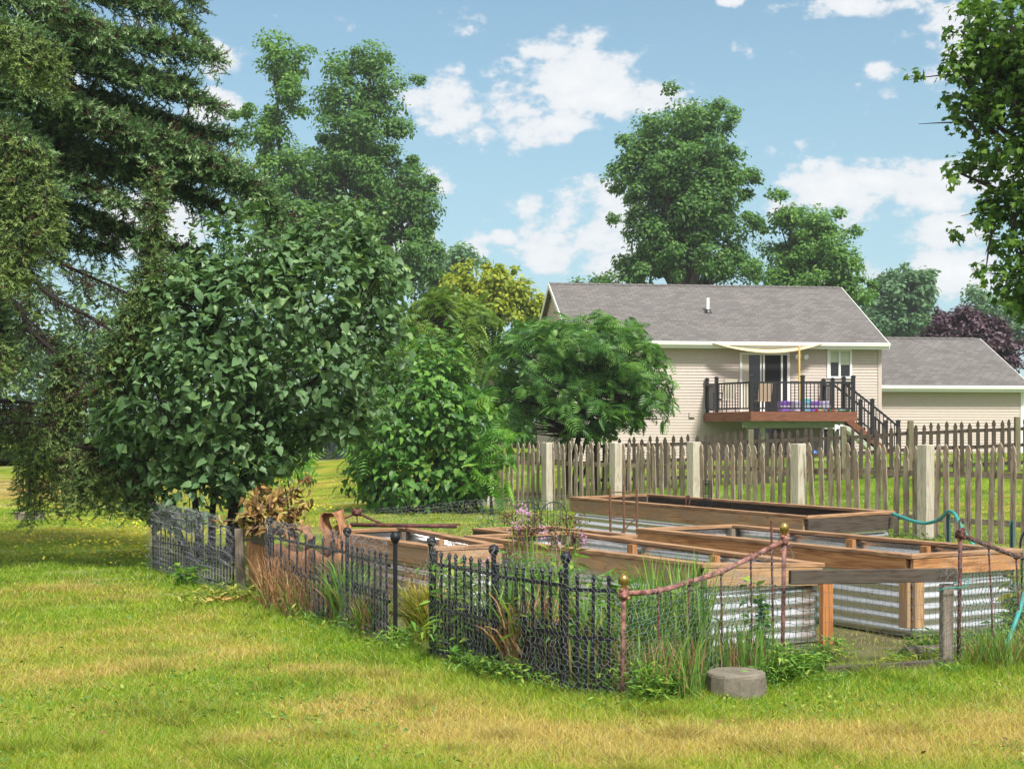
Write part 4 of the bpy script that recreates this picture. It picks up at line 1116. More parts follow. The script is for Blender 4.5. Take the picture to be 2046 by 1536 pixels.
# lower level: dark window and white framed door under the deck
a, b = FP(1494, 856), FP(1560, 902); framed('window', a, b, house, .05, mid=(a.x + b.x) / 2)
a, b = FP(1645, 857), FP(1700, 912); lw = framed('patio_door', a, b, house, .09)
MB().box(a.x + .55, a.x + .62, -.05, -.028, b.z, a.z).build('stile', MAT['white_trim'], lw, HM)
# meter, outlet box, flood light
c = FP(1411, 824); me_ = MB().box(c.x - .12, c.x + .12, -.14, -.018, c.z - .1, c.z + .13).build('meter_box', MAT['grey_metal'], house, HM)
MB().box(c.x - .06, c.x + .06, -.16, -.142, c.z - .0, c.z + .08).build('meter_window', MAT['glass_dark'], me_, HM)
c = FP(1382, 828); MB().box(c.x - .1, c.x + .1, -.08, -.018, c.z - .09, c.z + .09).build('outlet_box', MAT['siding'], house, HM)
c = FP(1597, 712); fl_ = MB().box(c.x - .07, c.x + .07, -.09, -.018, c.z - .07, c.z + .07).build('flood_light', MAT['white_trim'], house, HM)
for s in (-1, 1):
    MB().lathe([(.03, -.08), (.05, -.02), (.085, .08), (.09, .12)], 10, (0, 0, 0)).build('lamp_head', MAT['white_trim'], fl_, HM @ Matrix.Translation((c.x + s * .12, -.2, c.z + .0)) @ Matrix.Rotation(s * R(-40), 4, 'Y') @ Matrix.Rotation(R(115), 4, 'X'))
# garage wing
gy = .9
g0 = x1 + .01; g1 = HI @ Vector((18.35, 50.9, 0)); gx1 = g1.x
gez = CH + 101 * 50.6 / F; grz = CH + 192 * 54.6 / F
gar = thing('garage_wing', 'lower beige sided wing with grey shingle roof at the right end of the house', 'house', HM @ Vector(((g0 + gx1) / 2, 4, HB)), HA)
lap_wall('wall', g0, gx1, gy, HB, gez, gar)
HM0 = HM; HM = HM @ Matrix.Translation((0, gy, 0))
MB().add([(gx1, 0, HB), (gx1, 7.4, HB), (gx1, 7.4, gez), (gx1, 3.7, grz), (gx1, 0, gez)], [(0, 1, 2, 3, 4)]).build('end_wall', MAT['siding'], gar, HM)
MB().box(gx1 - .06, gx1 + .07, -.045, .05, HB, gez).build('corner_trim', MAT['white_trim'], gar, HM)
roof(gar, g0 + .19, gx1, gez + .1, grz, 7.4, .40, .18)
HM = HM0
# ------------------------------------------------------------------ deck
dz = CH + 48 * 46 / F          # deck floor
dfl, dfr, dcl = FP(1500, 831, 3.0), FP(1712, 831, 3.0), FP(1426, 831, 1.3)
deck = thing('deck', 'raised brown deck with black railing and stairs on the back of the house', 'deck', HM @ Vector(((dfl.x + dfr.x) / 2, -1.5, HB)), HA)
poly = [(dcl.x, -.05), (dcl.x, -1.3), (dfl.x, -3.0), (dfr.x, -3.0), (dfr.x, -.05)]
n = len(poly)
nb = 21
for i in range(nb):                       # floor boards
    y0_ = -3.0 + i * .141; y1_ = y0_ + .135
    xl = dfl.x + (dcl.x - dfl.x) * min(1, max(0, (y0_ + 3.0) / 1.7)); xl2 = dfl.x + (dcl.x - dfl.x) * min(1, max(0, (y1_ + 3.0) / 1.7))
    MB().add([(xl, y0_, dz), (dfr.x, y0_, dz), (dfr.x, y1_, dz), (xl2, y1_, dz), (xl, y0_, dz - .025), (dfr.x, y0_, dz - .025), (dfr.x, y1_, dz - .025), (xl2, y1_, dz - .025)],
             [(0, 1, 2, 3), (7, 6, 5, 4), (0, 4, 5, 1), (1, 5, 6, 2), (2, 6, 7, 3), (3, 7, 4, 0)]).build('floor_board', MAT['deck_fascia'], deck, HM)
for (ax, ay), (bx, by) in zip(poly[:-1], poly[1:]):
    board('fascia_board', HM @ Vector((ax, ay, dz - .165)), HM @ Vector((bx, by, dz - .165)), .29, .03, (0, 0, 1), MAT['deck_fascia'], deck, 0)
MB().box(dfl.x - .1, dfr.x - .2, -2.45, -2.35, dz - .52, dz - .315).build('beam', MAT['green_lumber'], deck, HM)
for q in range(12):
    xx = dfl.x + .1 + q * (dfr.x - dfl.x - .2) / 11
    MB().box(xx - .02, xx + .02, -2.9, -.06, dz - .31, dz - .03).build('joist', MAT['green_lumber'], deck, HM)
for px in (1523, 1659):
    q = FP(px, 880, 2.4); MB().box(q.x - .07, q.x + .07, -2.47, -2.33, HB - .1, dz - .525).build('support_post', MAT['green_lumber'], deck, HM)
RH = 1.0
def rail_run(parent, a, b, first=True, last=True, slope=False):
    a, b = Vector(a), Vector(b); L = (b - a).length
    rr = board('railing', HM @ (a + Vector((0, 0, RH - .06))), HM @ (b + Vector((0, 0, RH - .06))), .06, .07, (0, 0, 1), MAT['deck_black'], parent, 0)
    board('bottom_rail', HM @ (a + Vector((0, 0, .10))), HM @ (b + Vector((0, 0, .10))), .05, .05, (0, 0, 1), MAT['deck_black'], rr, 0)
    k = max(1, int(Vector((b.x - a.x, b.y - a.y)).length / .125))
    bal = MB().box(-.013, .013, -.013, .013, .10, RH - .07).mesh('baluster'); bal.materials.append(MAT['deck_black'])
    for i in range(1, k):
        q = a.lerp(b, i / k); part('baluster', bal, None, rr, HM @ Matrix.Translation(q))
    return rr
def newel(parent, x, y, z, h=1.12, w_=.11):
    p_ = MB().box(x - w_ / 2, x + w_ / 2, y - w_ / 2, y + w_ / 2, z, z + h).build('newel_post', MAT['deck_black'], parent, HM)
    MB().lathe([(.075, h), (.105, h + .012), (.105, h + .028), (.02, h + .075)], 4, (0, 0, 0)).build('post_cap', MAT['deck_black'], p_, HM @ Matrix.Translation((x, y, z)) @ Matrix.Rotation(R(45), 4, 'Z'))
ins = .09
A = Vector((dcl.x + ins, -.12, dz)); B = Vector((dcl.x + ins, -1.32, dz)); C_ = Vector((dfl.x + ins * .6, -3.0 + ins, dz)); D = Vector((dfr.x - ins, -3.0 + ins, dz))
Mid = C_.lerp(D, .5); E_ = Vector((dfr.x - ins, -2.05, dz)); Fp = Vector((dfr.x - ins, -1.0, dz)); Gp = Vector((dfr.x - ins, -.12, dz))
for p_ in (A, B, C_, Mid, D, E_, Fp, Gp): newel(deck, p_.x, p_.y, p_.z)
for a, b in ((A, B), (B, C_), (C_, Mid), (Mid, D), (D, E_), (Fp, Gp)): rail_run(deck, a, b)
# stairs going down to the right
st = MB(); drop = dz - .95; ns = 8; run = .225
stair = board('stringer', HM @ Vector((dfr.x, -2.0, dz - .2)), HM @ Vector((dfr.x + ns * run, -2.0, dz - .2 - drop)), .20, .04, (0, 0, 1), MAT['deck_fascia'], deck, 0)
board('stringer', HM @ Vector((dfr.x, -1.05, dz - .2)), HM @ Vector((dfr.x + ns * run, -1.05, dz - .2 - drop)), .27, .04, (0, 0, 1), MAT['deck_fascia'], deck, 0)
for i in range(ns):
    z = dz - drop * (i + 1) / (ns + .0) + .02
    MB().box(dfr.x + i * run, dfr.x + (i + 1) * run + .02, -1.98, -1.07, z - .035, z).build('tread', MAT['deck_fascia'], deck, HM)
    MB().box(dfr.x + i * run, dfr.x + i * run + .02, -1.98, -1.07, z, z + drop / ns - .036).build('riser', MAT['deck_fascia'], deck, HM)
for yy in (-2.05, -1.0):
    s0 = Vector((dfr.x - .05, yy, dz)); s1 = Vector((dfr.x + .9, yy, dz - drop * .9 / (ns * run))); s2 = Vector((dfr.x + ns * run, yy, dz - drop))
    for q in (s1, s2): newel(deck, q.x, q.y, q.z - .1, 1.2)
    rail_run(deck, s0, s1); rail_run(deck, s1, s2)
# shade sail and pole
c0, c1 = FP(1418, 683, .52), FP(1646, 686, .52)
c0.z = ez - .06; c1.z = ez - .06
fr0, fr1 = FP(1480, 705, 2.3), FP(1597, 694, 2.3)
T = thing('shade_sail', 'cream shade cloth slung from the gutter over the deck door', 'shade sail', HM @ c0)
vs, fs = [], []; NU, NV = 16, 6
for i in range(NU + 1):
    u = i / NU
    for k_ in range(NV + 1):
        v = k_ / NV
        back = c0.lerp(c1, u); sag = .33 * 4 * u * (1 - u)
        vs.append((back.x, back.y - v * .32 * (4 * u * (1 - u)) ** .7, back.z - sag * (.70 + .42 * v)))
for i in range(NU):
    for k_ in range(NV):
        q = i * (NV + 1) + k_; fs.append((q, q + NV + 1, q + NV + 2, q + 1))
o = MB().add(vs, fs).build('cloth', MAT['sail'], T, HM, smooth_=True, fix=False); o.modifiers.new('thickness', 'SOLIDIFY').thickness = .006
q = FP(1597, 760, 1.5)
MB().tube([(q.x, -1.5, dz), (q.x, -1.5, FP(1597, 691, 1.5).z)], .035, 8).build('pole', MAT['yellow_pole'], T, HM)
# deck furniture and toys
def chair(label, px, off, back_mat, sc=1.0, rot=0):
    q = FP(px, 815, off); q.z = dz
    T = thing('patio_chair', label, 'chair', HM @ q, HA + rot)
    M0 = HM @ Matrix.Translation(q) @ Matrix.Rotation(rot, 4, 'Z')
    def bx(nm, mat, *a): MB().box(*[v * sc for v in a]).build(nm, mat, T, M0)
    bx('seat', back_mat, -.26, .26, -.26, .26, .40, .45)
    MB().add([Vector(v) * sc for v in [(-.26, .22, .45), (.26, .22, .45), (.26, .36, 1.12), (-.26, .36, 1.12), (-.26, .26, .45), (.26, .26, .45), (.26, .40, 1.12), (-.26, .40, 1.12)]], [(0, 1, 2, 3), (7, 6, 5, 4), (0, 4, 5, 1), (1, 5, 6, 2), (2, 6, 7, 3), (3, 7, 4, 0)]).build('backrest', back_mat, T, M0)
    for sx in (-.27, .27):
        for sy in (-.24, .26): MB().tube([Vector((sx, sy, 0)) * sc, Vector((sx, sy, .62 if sy < 0 else .66)) * sc], .016 * sc, 6).build('leg', MAT['deck_black'], T, M0)
        bx('armrest', MAT['deck_black'], sx - .025, sx + .025, -.27, .28, .62, .65)
chair('tan high-backed patio chair on the deck in front of the sliding door', 1524, 1.7, MAT['tan_fabric'], .88, R(180))
chair('pale patterned patio chair at the left end of the deck', 1447, .75, MAT['curtain'], 1.0, R(200))
def toy_box(label, px0, px1, y0, y1, off, mats, dep=.4):
    a, b = FP(px0, y0, off), FP(px1, y1, off); h = a.z - b.z
    T = thing('storage_bin', label, 'storage bin', HM @ Vector(((a.x + b.x) / 2, -off, dz)), HA)
    n = len(mats); w_ = (b.x - a.x) / n
    for i, m_ in enumerate(mats):
        me = MB().box(a.x + i * w_ + .004, a.x + (i + 1) * w_ - .004, -off, -off + dep, dz + .004, dz + h).mesh('panel')
        bm = bmesh.new(); bm.from_mesh(me); bmesh.ops.bevel(bm, geom=list(bm.edges), offset=.03, segments=2, affect='EDGES'); bm.to_mesh(me); bm.free()
        part('panel', me, MAT[m_], T, HM)
    MB().box(a.x, b.x, -off - .008, -off, dz + h * .45, dz + h * .55).build('band', MAT['toy_white'], T, HM)
    return T
toy_box('long purple and white plastic bin on the deck behind the railing', 1560, 1660, 800, 822, 2.4, ['toy_purple', 'toy_lilac', 'toy_blue', 'toy_purple', 'toy_lilac'])
toy_box('teal plastic tub on the deck behind the purple bin', 1604, 1622, 795, 822, 1.7, ['toy_teal'])
toy_box('dark green low tub on the right of the deck by the stairs', 1676, 1700, 814, 822, 2.6, ['toy_green'], .3)
cols = ['toy_red', 'toy_white', 'toy_yellow', 'toy_blue', 'toy_red', 'toy_green', 'toy_orange', 'toy_white']
words = ['red', 'white', 'yellow', 'blue', 'second red', 'green', 'orange', 'second white']
for i, cn in enumerate(cols):
    q = FP(1632 + i * 5.4, 820, 2.78)
    mb = MB().box(-.05, .05, -.04, .04, 0, .06)
    for k_ in (-1, 1):
        mb.lathe([(.02, .06), (.02, .085)], 8, (k_ * .025, 0, 0))
    o = mb.build('toy_block', MAT[cn], None, HM @ Matrix.Translation((q.x, -2.78, dz + .001)) @ Matrix.Rotation(i * .7, 4, 'Z'))
    tag(o, f'tiny {words[i]} toy block on the deck edge behind the railing', 'toy', 'small toys on the deck')
q = FP(1626, 912, 3.4)
gz_ = zt((HM @ q).x, (HM @ q).y)
bl = MB().ball((0, 0, 0), .12, 16, 12)
o = bl.build('toy_ball', MAT['ball_blue'], None, HM @ Matrix.Translation((q.x, q.y, gz_ + .12)), smooth_=True); tag(o, 'blue ball on the grass under the deck, seen between fence pickets', 'ball')
# white plastic slide beneath the stairs
q0 = FP(1668, 862, 2.9); T = thing('plastic_slide', 'white plastic slide on the grass below the deck stairs', 'slide', HM @ Vector((q0.x, -3.2, HB)), HA)
sl = [(0, 1.02), (.25, .95), (.55, .7), (.85, .42), (1.1, .25), (1.35, .2)]
mb = MB()
for i, (x, z) in enumerate(sl):
    pass
vs = []; fs = []
for x, z in sl:
    for yy, h in ((-.25, .12), (-.2, .0), (.2, .0), (.25, .12)): vs.append((x, yy, z + h))
for i in range(len(sl) - 1):
    for k_ in range(3):
        a = i * 4 + k_; fs.append((a, a + 4, a + 5, a + 1))
Ms = HM @ Matrix.Translation((q0.x, -3.3, .80))
o = MB().add(vs, fs).build('chute', MAT['toy_white'], T, Ms, fix=False); o.modifiers.new('thickness', 'SOLIDIFY').thickness = .02
MB().box(-.06, .0, -.28, -.22, 0, 1.15).box(-.06, .0, .22, .28, 0, 1.15).build('side_frame', MAT['toy_white'], T, Ms)
for z in (.25, .5, .75): MB().box(-.055, -.01, -.22, .22, z, z + .05).build('rung', MAT['toy_white'], T, Ms)
# ------------------------------------------------------------------ leaf templates (unit length along X, face up)
HEART_V = [(0, 0, 0), (.5, 0, -.02), (1, 0, -.16), (-.1, .2, .05), (.15, .40, .09), (.55, .29, .05), (-.1, -.2, .05), (.15, -.40, .09), (.55, -.29, .05)]
HEART_F = [(0, 1, 5, 4), (0, 4, 3), (1, 2, 5), (0, 7, 8, 1), (0, 6, 7), (1, 8, 2)]
DIA_V = [(0, 0, 0), (.45, .30, .04), (1, 0, -.08), (.45, -.30, .04)]
DIA_F = [(0, 3, 2), (0, 2, 1)]
LANCE_V = [(0, 0, 0), (.4, .13, .03), (1, 0, -.18), (.4, -.13, .03)]
MAPLE_V = [(0.35, 0, .03), (0, 0, 0), (.02, -.32, 0), (.28, -.24, .02), (.40, -.55, -.04), (.58, -.24, .02), (1, 0, -.1), (.58, .24, .02), (.40, .55, -.04), (.28, .24, .02), (.02, .32, 0)]
MAPLE_F = [(0, i, i + 1 if i < 10 else 1) for i in range(1, 11)]
FR_V, FR_F = [], []
for i in range(6):                                   # compound frond: drooping rachis with leaflet pairs
    t = .16 + i * .145; L = .40 * math.sin(math.pi * (.22 + .72 * t)) + .04; z = -.34 * t * t
    for s in (-1, 1):
        b = len(FR_V)
        FR_V += [(t, 0, z), (t + .20 * L + .055, s * L * .5, z + .02), (t + .45 * L, s * L, z - .32 * L), (t - .02 + .02, s * L * .42, z - .01)]
        FR_F += [(b, b + 1, b + 2, b + 3) if s > 0 else (b, b + 3, b + 2, b + 1)]
b = len(FR_V); FR_V += [(.0, .008, 0), (.0, -.008, 0), (.55, .006, -.10), (.55, -.006, -.10), (.99, 0, -.34)]
FR_F += [(b, b + 1, b + 3, b + 2), (b + 2, b + 3, b + 4)]
TW_V, TW_F = [], []
for i in range(12):                                  # needled twig
    x = .04 + .07 * i; a = i * 2.4; r = .20 if i < 9 else .14
    b = len(TW_V); c, s = math.cos(a), math.sin(a)
    TW_V += [(x - .05, -s * .04, c * .04), (x + .05, s * .04, -c * .04), (x + .19, c * r, s * r)]
    TW_F += [(b, b + 1, b + 2)]
b = len(TW_V); TW_V += [(0, .02, 0), (0, -.02, 0), (1.05, 0, 0), (0, 0, .02), (0, 0, -.02)]; TW_F += [(b, b + 1, b + 2), (b + 3, b + 4, b + 2)]

def blobs_px(d, rows):
    """rows: px, py, rx, ry, depth offset (m), depth radius (m)"""
    out = []
    for px, py, rx, ry, dd_, rd in rows:
        c = P(px, py, d + dd_); k = (d + dd_) / F
        out.append((c.x, c.y, c.z, rx * k, rd, ry * k))
    return np.array(out)
def shell(bl, n, inner=.35, cut=.75):
    w_ = (bl[:, 3] * bl[:, 5] + bl[:, 3] * bl[:, 4] + bl[:, 4] * bl[:, 5]); w_ = w_ / w_.sum()
    locs, outs = [], []; got = 0
    while got < n:
        m = int((n - got) * 1.8) + 50
        i = rng.choice(len(bl), m, p=w_); u = norm(rng.normal(size=(m, 3)))
        r = 1 - inner * rng.random(m) ** 1.6
        p = bl[i, :3] + u * r[:, None] * bl[i, 3:]
        q = np.full(m, 9.0)
        for k in range(len(bl)):
            dk = np.linalg.norm((p - bl[k, :3]) / bl[k, 3:], axis=1); dk[i == k] = 9
            q = np.minimum(q, dk)
        ok = q > cut
        locs.append(p[ok]); outs.append(norm(u / bl[i, 3:])[ok]); got += ok.sum()
    return np.concatenate(locs)[:n], np.concatenate(outs)[:n]
UP = np.array([0, 0, 1.0])
def rnd3(n): return rng.normal(size=(n, 3))
def limbs(mb, root, targets, r0, n=7, sag=.25):
    root = Vector(root)
    for t in targets:
        t = Vector(t); m = root.lerp(t, .5); m.z += (t - root).length * .12; m.x += random.uniform(-.2, .2) * (t - root).length * sag
        pts = bez(root, m, t, n)
        mb.tube(pts, [r0 * (1 - .86 * i / (n - 1)) for i in range(n)], 6, False)
def clump_tree(name, label, d, base_px, rows, mat, nclump, per, leaf, trunk_r, crad=.55, cat='tree', bark='bark', flat=.45, inner=.6, n_obj=0, tv=DIA_V, tf=DIA_F, base=None, fork=.45, nl=14, zg=None):
    bl = blobs_px(d, rows)
    if crad > .3: bl[:, 3:] = np.maximum(bl[:, 3:] - crad * np.array([.62, .62, .38]), bl[:, 3:] * .35)
    g = Vector(base) if base is not None else Vector((P(base_px, 0, d).x, d, 0))
    g.z = zt(g.x, g.y) if zg is None else zg
    T = thing(name, label, cat, g)
    cl, out = shell(bl, nclump, inner, .55)
    ctr = Vector(bl[:, :3].mean(0)); top = bl[:, 2].max()
    fk = Vector((g.x * .6 + ctr.x * .4, g.y * .6 + ctr.y * .4, g.z + (top - g.z) * fork))
    mb = MB()
    mb.tube(bez(g - Vector((0, 0, .2)), g.lerp(fk, .5) + Vector((trunk_r * .8, 0, 0)), fk, 7), [trunk_r * (1.25 - .55 * i / 6) for i in range(7)], 9)
    tr = mb.build('trunk', MAT[bark], T, smooth_=True)
    mb = MB(); idx = rng.choice(nclump, min(nl, nclump), replace=False)
    limbs(mb, fk, cl[idx], trunk_r * .55)
    idx = rng.choice(nclump, min(nl * 2, nclump), replace=False)
    for i in idx:
        a = Vector(cl[i]); b_ = a.lerp(ctr, .45); mb.tube(bez(b_, b_.lerp(a, .5) + Vector((0, 0, .2)), a, 4), [trunk_r * .16, trunk_r * .12, trunk_r * .08, trunk_r * .03], 5, False)
    mb.build('limb', MAT[bark], tr)
    n = nclump * per
    c = np.repeat(np.arange(nclump), per)
    cr = crad * (.5 + .8 * rng.random(nclump))
    far_ = rng.random(nclump) < .3; cl[far_] += out[far_] * (crad * rng.uniform(.3, 1.3, far_.sum()))[:, None]; cr[far_] *= .55
    u_ = norm(rnd3(n) + UP * .25); loc = cl[c] + u_ * np.array([1, 1, flat * 1.35]) * (cr[c] * (.35 + .65 * rng.random(n) ** .5))[:, None] + rnd3(n) * leaf * .35
    nrm = u_ * .6 + out[c] * .3 + UP * .6 + rnd3(n) * .45
    tip = out[c] * .7 - UP * .35 + rnd3(n) * .7
    M = mats_from(tip, nrm, loc, leaf * (.65 + .7 * rng.random(n)))
    leafset(T, tv, tf, M, mat, 'leaf', n_obj, 'crown')
    return T

# ------------------------------------------------------------------ far trees
clump_tree('maple_tree', 'tall slender maple with a ragged top, left of the big double maple', 74, 565, [
    (560, 130, 48, 52, 0, 1.3), (545, 90, 20, 22, 0, .6), (600, 100, 22, 20, 0, .6), (555, 200, 62, 45, 0, 1.6), (540, 265, 58, 50, 0, 1.6), (570, 340, 75, 55, 0, 2.0), (530, 410, 60, 60, 0, 2.0), (580, 470, 80, 60, 0, 2.2), (480, 165, 18, 10, 0, .4), (550, 560, 90, 60, 0, 2.4), (500, 330, 32, 30, 0, 1.0)],
    MAT['maple'], 150, 165, .21, .30, .95, nl=16, inner=.7)
clump_tree('maple_tree', 'broad tall maple rising behind the lilac, leaning right', 76, 700, [
    (680, 120, 52, 42, 0, 1.4), (740, 130, 45, 45, 0, 1.4), (690, 200, 75, 60, 0, 2.2), (770, 180, 50, 60, 0, 1.6), (790, 250, 40, 55, 0, 1.4), (700, 280, 85, 60, 0, 2.5), (760, 350, 95, 65, 0, 2.8), (660, 350, 60, 60, 0, 2.2), (820, 420, 70, 55, 0, 2.2), (720, 440, 100, 70, 0, 3.0), (840, 490, 55, 55, 0, 2.0), (640, 420, 60, 60, 0, 2.2), (780, 530, 110, 60, 0, 3.0), (860, 390, 28, 28, 0, 1.0)],
    MAT['maple_dark'], 330, 180, .21, .45, .98, nl=26, inner=.65)
clump_tree('maple_tree', 'large round-topped maple standing behind the house roof', 74, 1378, [
    (1350, 255, 85, 50, 0, 2.2), (1420, 265, 60, 60, 0, 1.8), (1280, 300, 55, 50, 0, 1.6), (1250, 345, 42, 42, 0, 1.2), (1340, 340, 100, 65, 0, 2.8), (1445, 340, 55, 65, 0, 1.8), (1390, 410, 100, 65, 0, 2.8), (1290, 400, 45, 45, 0, 1.4), (1465, 440, 40, 60, 0, 1.4), (1300, 470, 70, 50, 0, 2.0), (1430, 500, 80, 70, 0, 2.4), (1270, 540, 55, 40, 0, 1.6), (1470, 545, 65, 45, 0, 2.0), (1340, 510, 70, 45, 0, 2.0)],
    MAT['maple_dark'], 340, 180, .21, .42, .95, nl=26, inner=.6, fork=.42, bark='bark')
clump_tree('maple_tree', 'smaller maple right of the large one, behind the house ridge', 76, 1630, [
    (1575, 440, 48, 38, 0, 1.4), (1630, 455, 60, 42, 0, 1.8), (1690, 470, 38, 40, 0, 1.2), (1600, 510, 70, 50, 0, 2.2), (1670, 530, 58, 50, 0, 2.0), (1590, 570, 80, 40, 0, 2.2), (1690, 590, 50, 40, 0, 1.6)],
    MAT['maple'], 150, 170, .21, .25, .85, nl=18, inner=.65)
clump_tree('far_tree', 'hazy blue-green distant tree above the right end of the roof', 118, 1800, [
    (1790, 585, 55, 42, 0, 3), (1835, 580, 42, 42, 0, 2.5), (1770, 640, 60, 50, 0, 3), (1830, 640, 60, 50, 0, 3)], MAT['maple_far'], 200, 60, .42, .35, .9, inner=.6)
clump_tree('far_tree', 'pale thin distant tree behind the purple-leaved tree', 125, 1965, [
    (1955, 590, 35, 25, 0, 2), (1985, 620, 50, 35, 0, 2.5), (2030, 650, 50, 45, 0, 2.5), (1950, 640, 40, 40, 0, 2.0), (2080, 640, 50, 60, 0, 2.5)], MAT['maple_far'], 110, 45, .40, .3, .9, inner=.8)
clump_tree('purple_tree', 'dark purple-leaved tree behind the garage roof', 66, 1940, [
    (1920, 665, 62, 46, 0, 1.6), (1970, 690, 55, 52, 0, 1.6), (1880, 680, 38, 38, 0, 1.2), (2005, 720, 38, 40, 0, 1.2)], MAT['purple'], 210, 60, .22, .2, .5, inner=.5)
clump_tree('yellow_green_tree', 'bright yellow-green tree left of the house gable', 58, 975, [
    (935, 580, 58, 42, 0, 1.4), (990, 576, 62, 40, 0, 1.4), (1035, 588, 38, 34, 0, 1.0), (960, 620, 80, 40, 0, 1.6), (1040, 620, 45, 30, 0, 1.2)], MAT['yellow_tree'], 210, 55, .20, .16, .45, inner=.6)
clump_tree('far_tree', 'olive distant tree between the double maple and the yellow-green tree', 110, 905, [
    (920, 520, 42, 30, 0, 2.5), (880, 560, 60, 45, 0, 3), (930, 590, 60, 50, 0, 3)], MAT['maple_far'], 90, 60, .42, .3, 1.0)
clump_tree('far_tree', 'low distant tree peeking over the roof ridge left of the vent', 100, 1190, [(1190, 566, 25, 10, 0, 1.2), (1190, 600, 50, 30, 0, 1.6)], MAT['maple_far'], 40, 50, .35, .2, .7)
# woods on the left: one far mass, its trunks lost in the shade
rows = []
for i, px in enumerate(range(-420, 1330, 62)):
    top = 575 if px < 420 else (600 if px < 840 else 690)
    top += 60 * math.sin(i * 2.3) + 25 * math.sin(i * 5.1)
    h = (945 - top)
    rows += [(px, top + h * .25, 62, h * .28, random.uniform(-3, 3), 2.4), (px + 20, top + h * .55, 70, h * .30, random.uniform(-3, 3), 2.6), (px - 15, top + h * .86, 66, h * .2, random.uniform(-3, 3), 2.4)]
bl = blobs_px(74, rows); n = 60000
loc, out = shell(bl, n, .5, .6); loc = loc + rnd3(n) * .25
M = mats_from(out * .5 + rnd3(n) * .8 - UP * .4, out * .5 + UP * .8 + rnd3(n) * .6, loc, .36 * (.6 + .8 * rng.random(n)))
o = part('woods', inst_mesh('woods', DIA_V, DIA_F, M, rng.random(n)), MAT['woods']); tag(o, 'dense dark woods beyond the lawn behind the spruce', 'woods', kind='stuff')
def cone_conifer(label, px, base_y, wpx, hpx, d):
    g = P(px, base_y, d); k = d / F; n = 5200; H_ = hpx * k; Rr = wpx / 2 * k
    T = thing('blue_spruce', label, 'tree', (g.x, g.y, 0))
    t = rng.random(n) ** 1.4; a = rng.random(n) * 2 * np.pi; rr = Rr * (1 - t) * (.55 + .45 * rng.random(n)) + .05
    tier = np.sin(t * 44) * .06 * Rr
    out = np.stack([np.cos(a), np.sin(a), np.zeros(n)], 1)
    loc = np.stack([g.x + out[:, 0] * (rr + tier), g.y + out[:, 1] * (rr + tier), g.z + t * H_], 1)
    M = mats_from(out - UP * .25 + rnd3(n) * .35, UP + rnd3(n) * .4, loc, .20 * (.6 + .8 * rng.random(n)))
    MB().tube([(g.x, g.y, 0), (g.x, g.y, g.z + H_ * .9)], [.08, .02], 7).build('trunk', MAT['bark'], T)
    o = part('needles', inst_mesh('needles', TW_V, TW_F, M, rng.random(n)), MAT['blue_spruce'], T); tag(o, kind='stuff')
cone_conifer('grey-blue spruce at the lawn edge seen under the lilac', 645, 942, 120, 130, 62)
cone_conifer('second grey-blue spruce behind the gap between lilac and shrub', 715, 938, 90, 105, 66)

# ------------------------------------------------------------------ lilac
T = thing('lilac_shrub', 'large lilac with grey-green heart-shaped leaves over the left end of the fence', 'shrub', (-3.2, 17.0, 0))
rows = [(520, 640, 215, 140, 0, 1.1), (650, 570, 135, 105, .2, .9), (425, 640, 135, 125, -.3, .9), (400, 770, 155, 125, -.2, 1.0), (600, 745, 165, 105, .1, 1.0), (325, 865, 105, 95, -.1, .8), (450, 890, 105, 80, 0, .8), (700, 670, 66, 125, .4, .8), (685, 485, 85, 52, .2, .5), (560, 510, 80, 45, .1, .6), (250, 860, 45, 60, -.1, .5), (640, 850, 100, 45, .4, .8), (400, 540, 70, 45, 0, .6), (755, 570, 32, 45, .3, .5), (350, 955, 105, 50, -.1, .6), (440, 965, 85, 40, -.1, .6), (265, 925, 60, 48, -.1, .5), (540, 900, 70, 50, .1, .6)]
bl = blobs_px(17, rows); n = 14000
loc, out = shell(bl, n, .42, .66); loc += rnd3(n) * .07 + out * (.75 * (vnoise(loc[:, 0] + loc[:, 1], loc[:, 2], 2.1, 61) - .45))[:, None]
kp = (vnoise(loc[:, 0] + .6 * loc[:, 1], loc[:, 2], 3.6, 63) > .36) | (rng.random(n) < .35); loc, out = loc[kp], out[kp]; n = len(loc)
M = mats_from(out * .55 - UP * .7 + rnd3(n) * .75, out * .6 + UP * .9 + rnd3(n) * .6, loc, .108 * (.6 + .75 * rng.random(n)))
shoots = MB(); sl_, so_ = shell(bl, 900, .05, .97)
pick = np.nonzero((so_[:, 2] > -.25))[0][:150]; SM = []
for i in pick:
    d0 = norm((so_[i] * .8 + UP * .8 + rnd3(1)[0] * .35)[None])[0]; LL = random.uniform(.15, .42); a = sl_[i] - d0 * .15; e = a + d0 * (LL + .15)
    shoots.tube([a, (a + e) / 2 + rnd3(1)[0] * .02, e], [.006, .004, .002], 4, False)
    k = 11; t = np.linspace(.3, 1, k); lp = a[None] + (e - a)[None] * t[:, None]
    SM.append(mats_from(rnd3(k) * .8 + d0 * .2 - UP * .3, UP * .8 + rnd3(k) * .6 + so_[i] * .4, lp, .108 * (1.15 - .6 * t)))
M = np.concatenate([M] + SM)
o = shoots.build('shoots', MAT['bark_dark'], T, fix=False); tag(o, kind='stuff')
leafset(T, HEART_V, HEART_F, M, MAT['lilac'], 'leaf', 300, 'crown')
tb = Vector((-3.25, 17.05, 0))
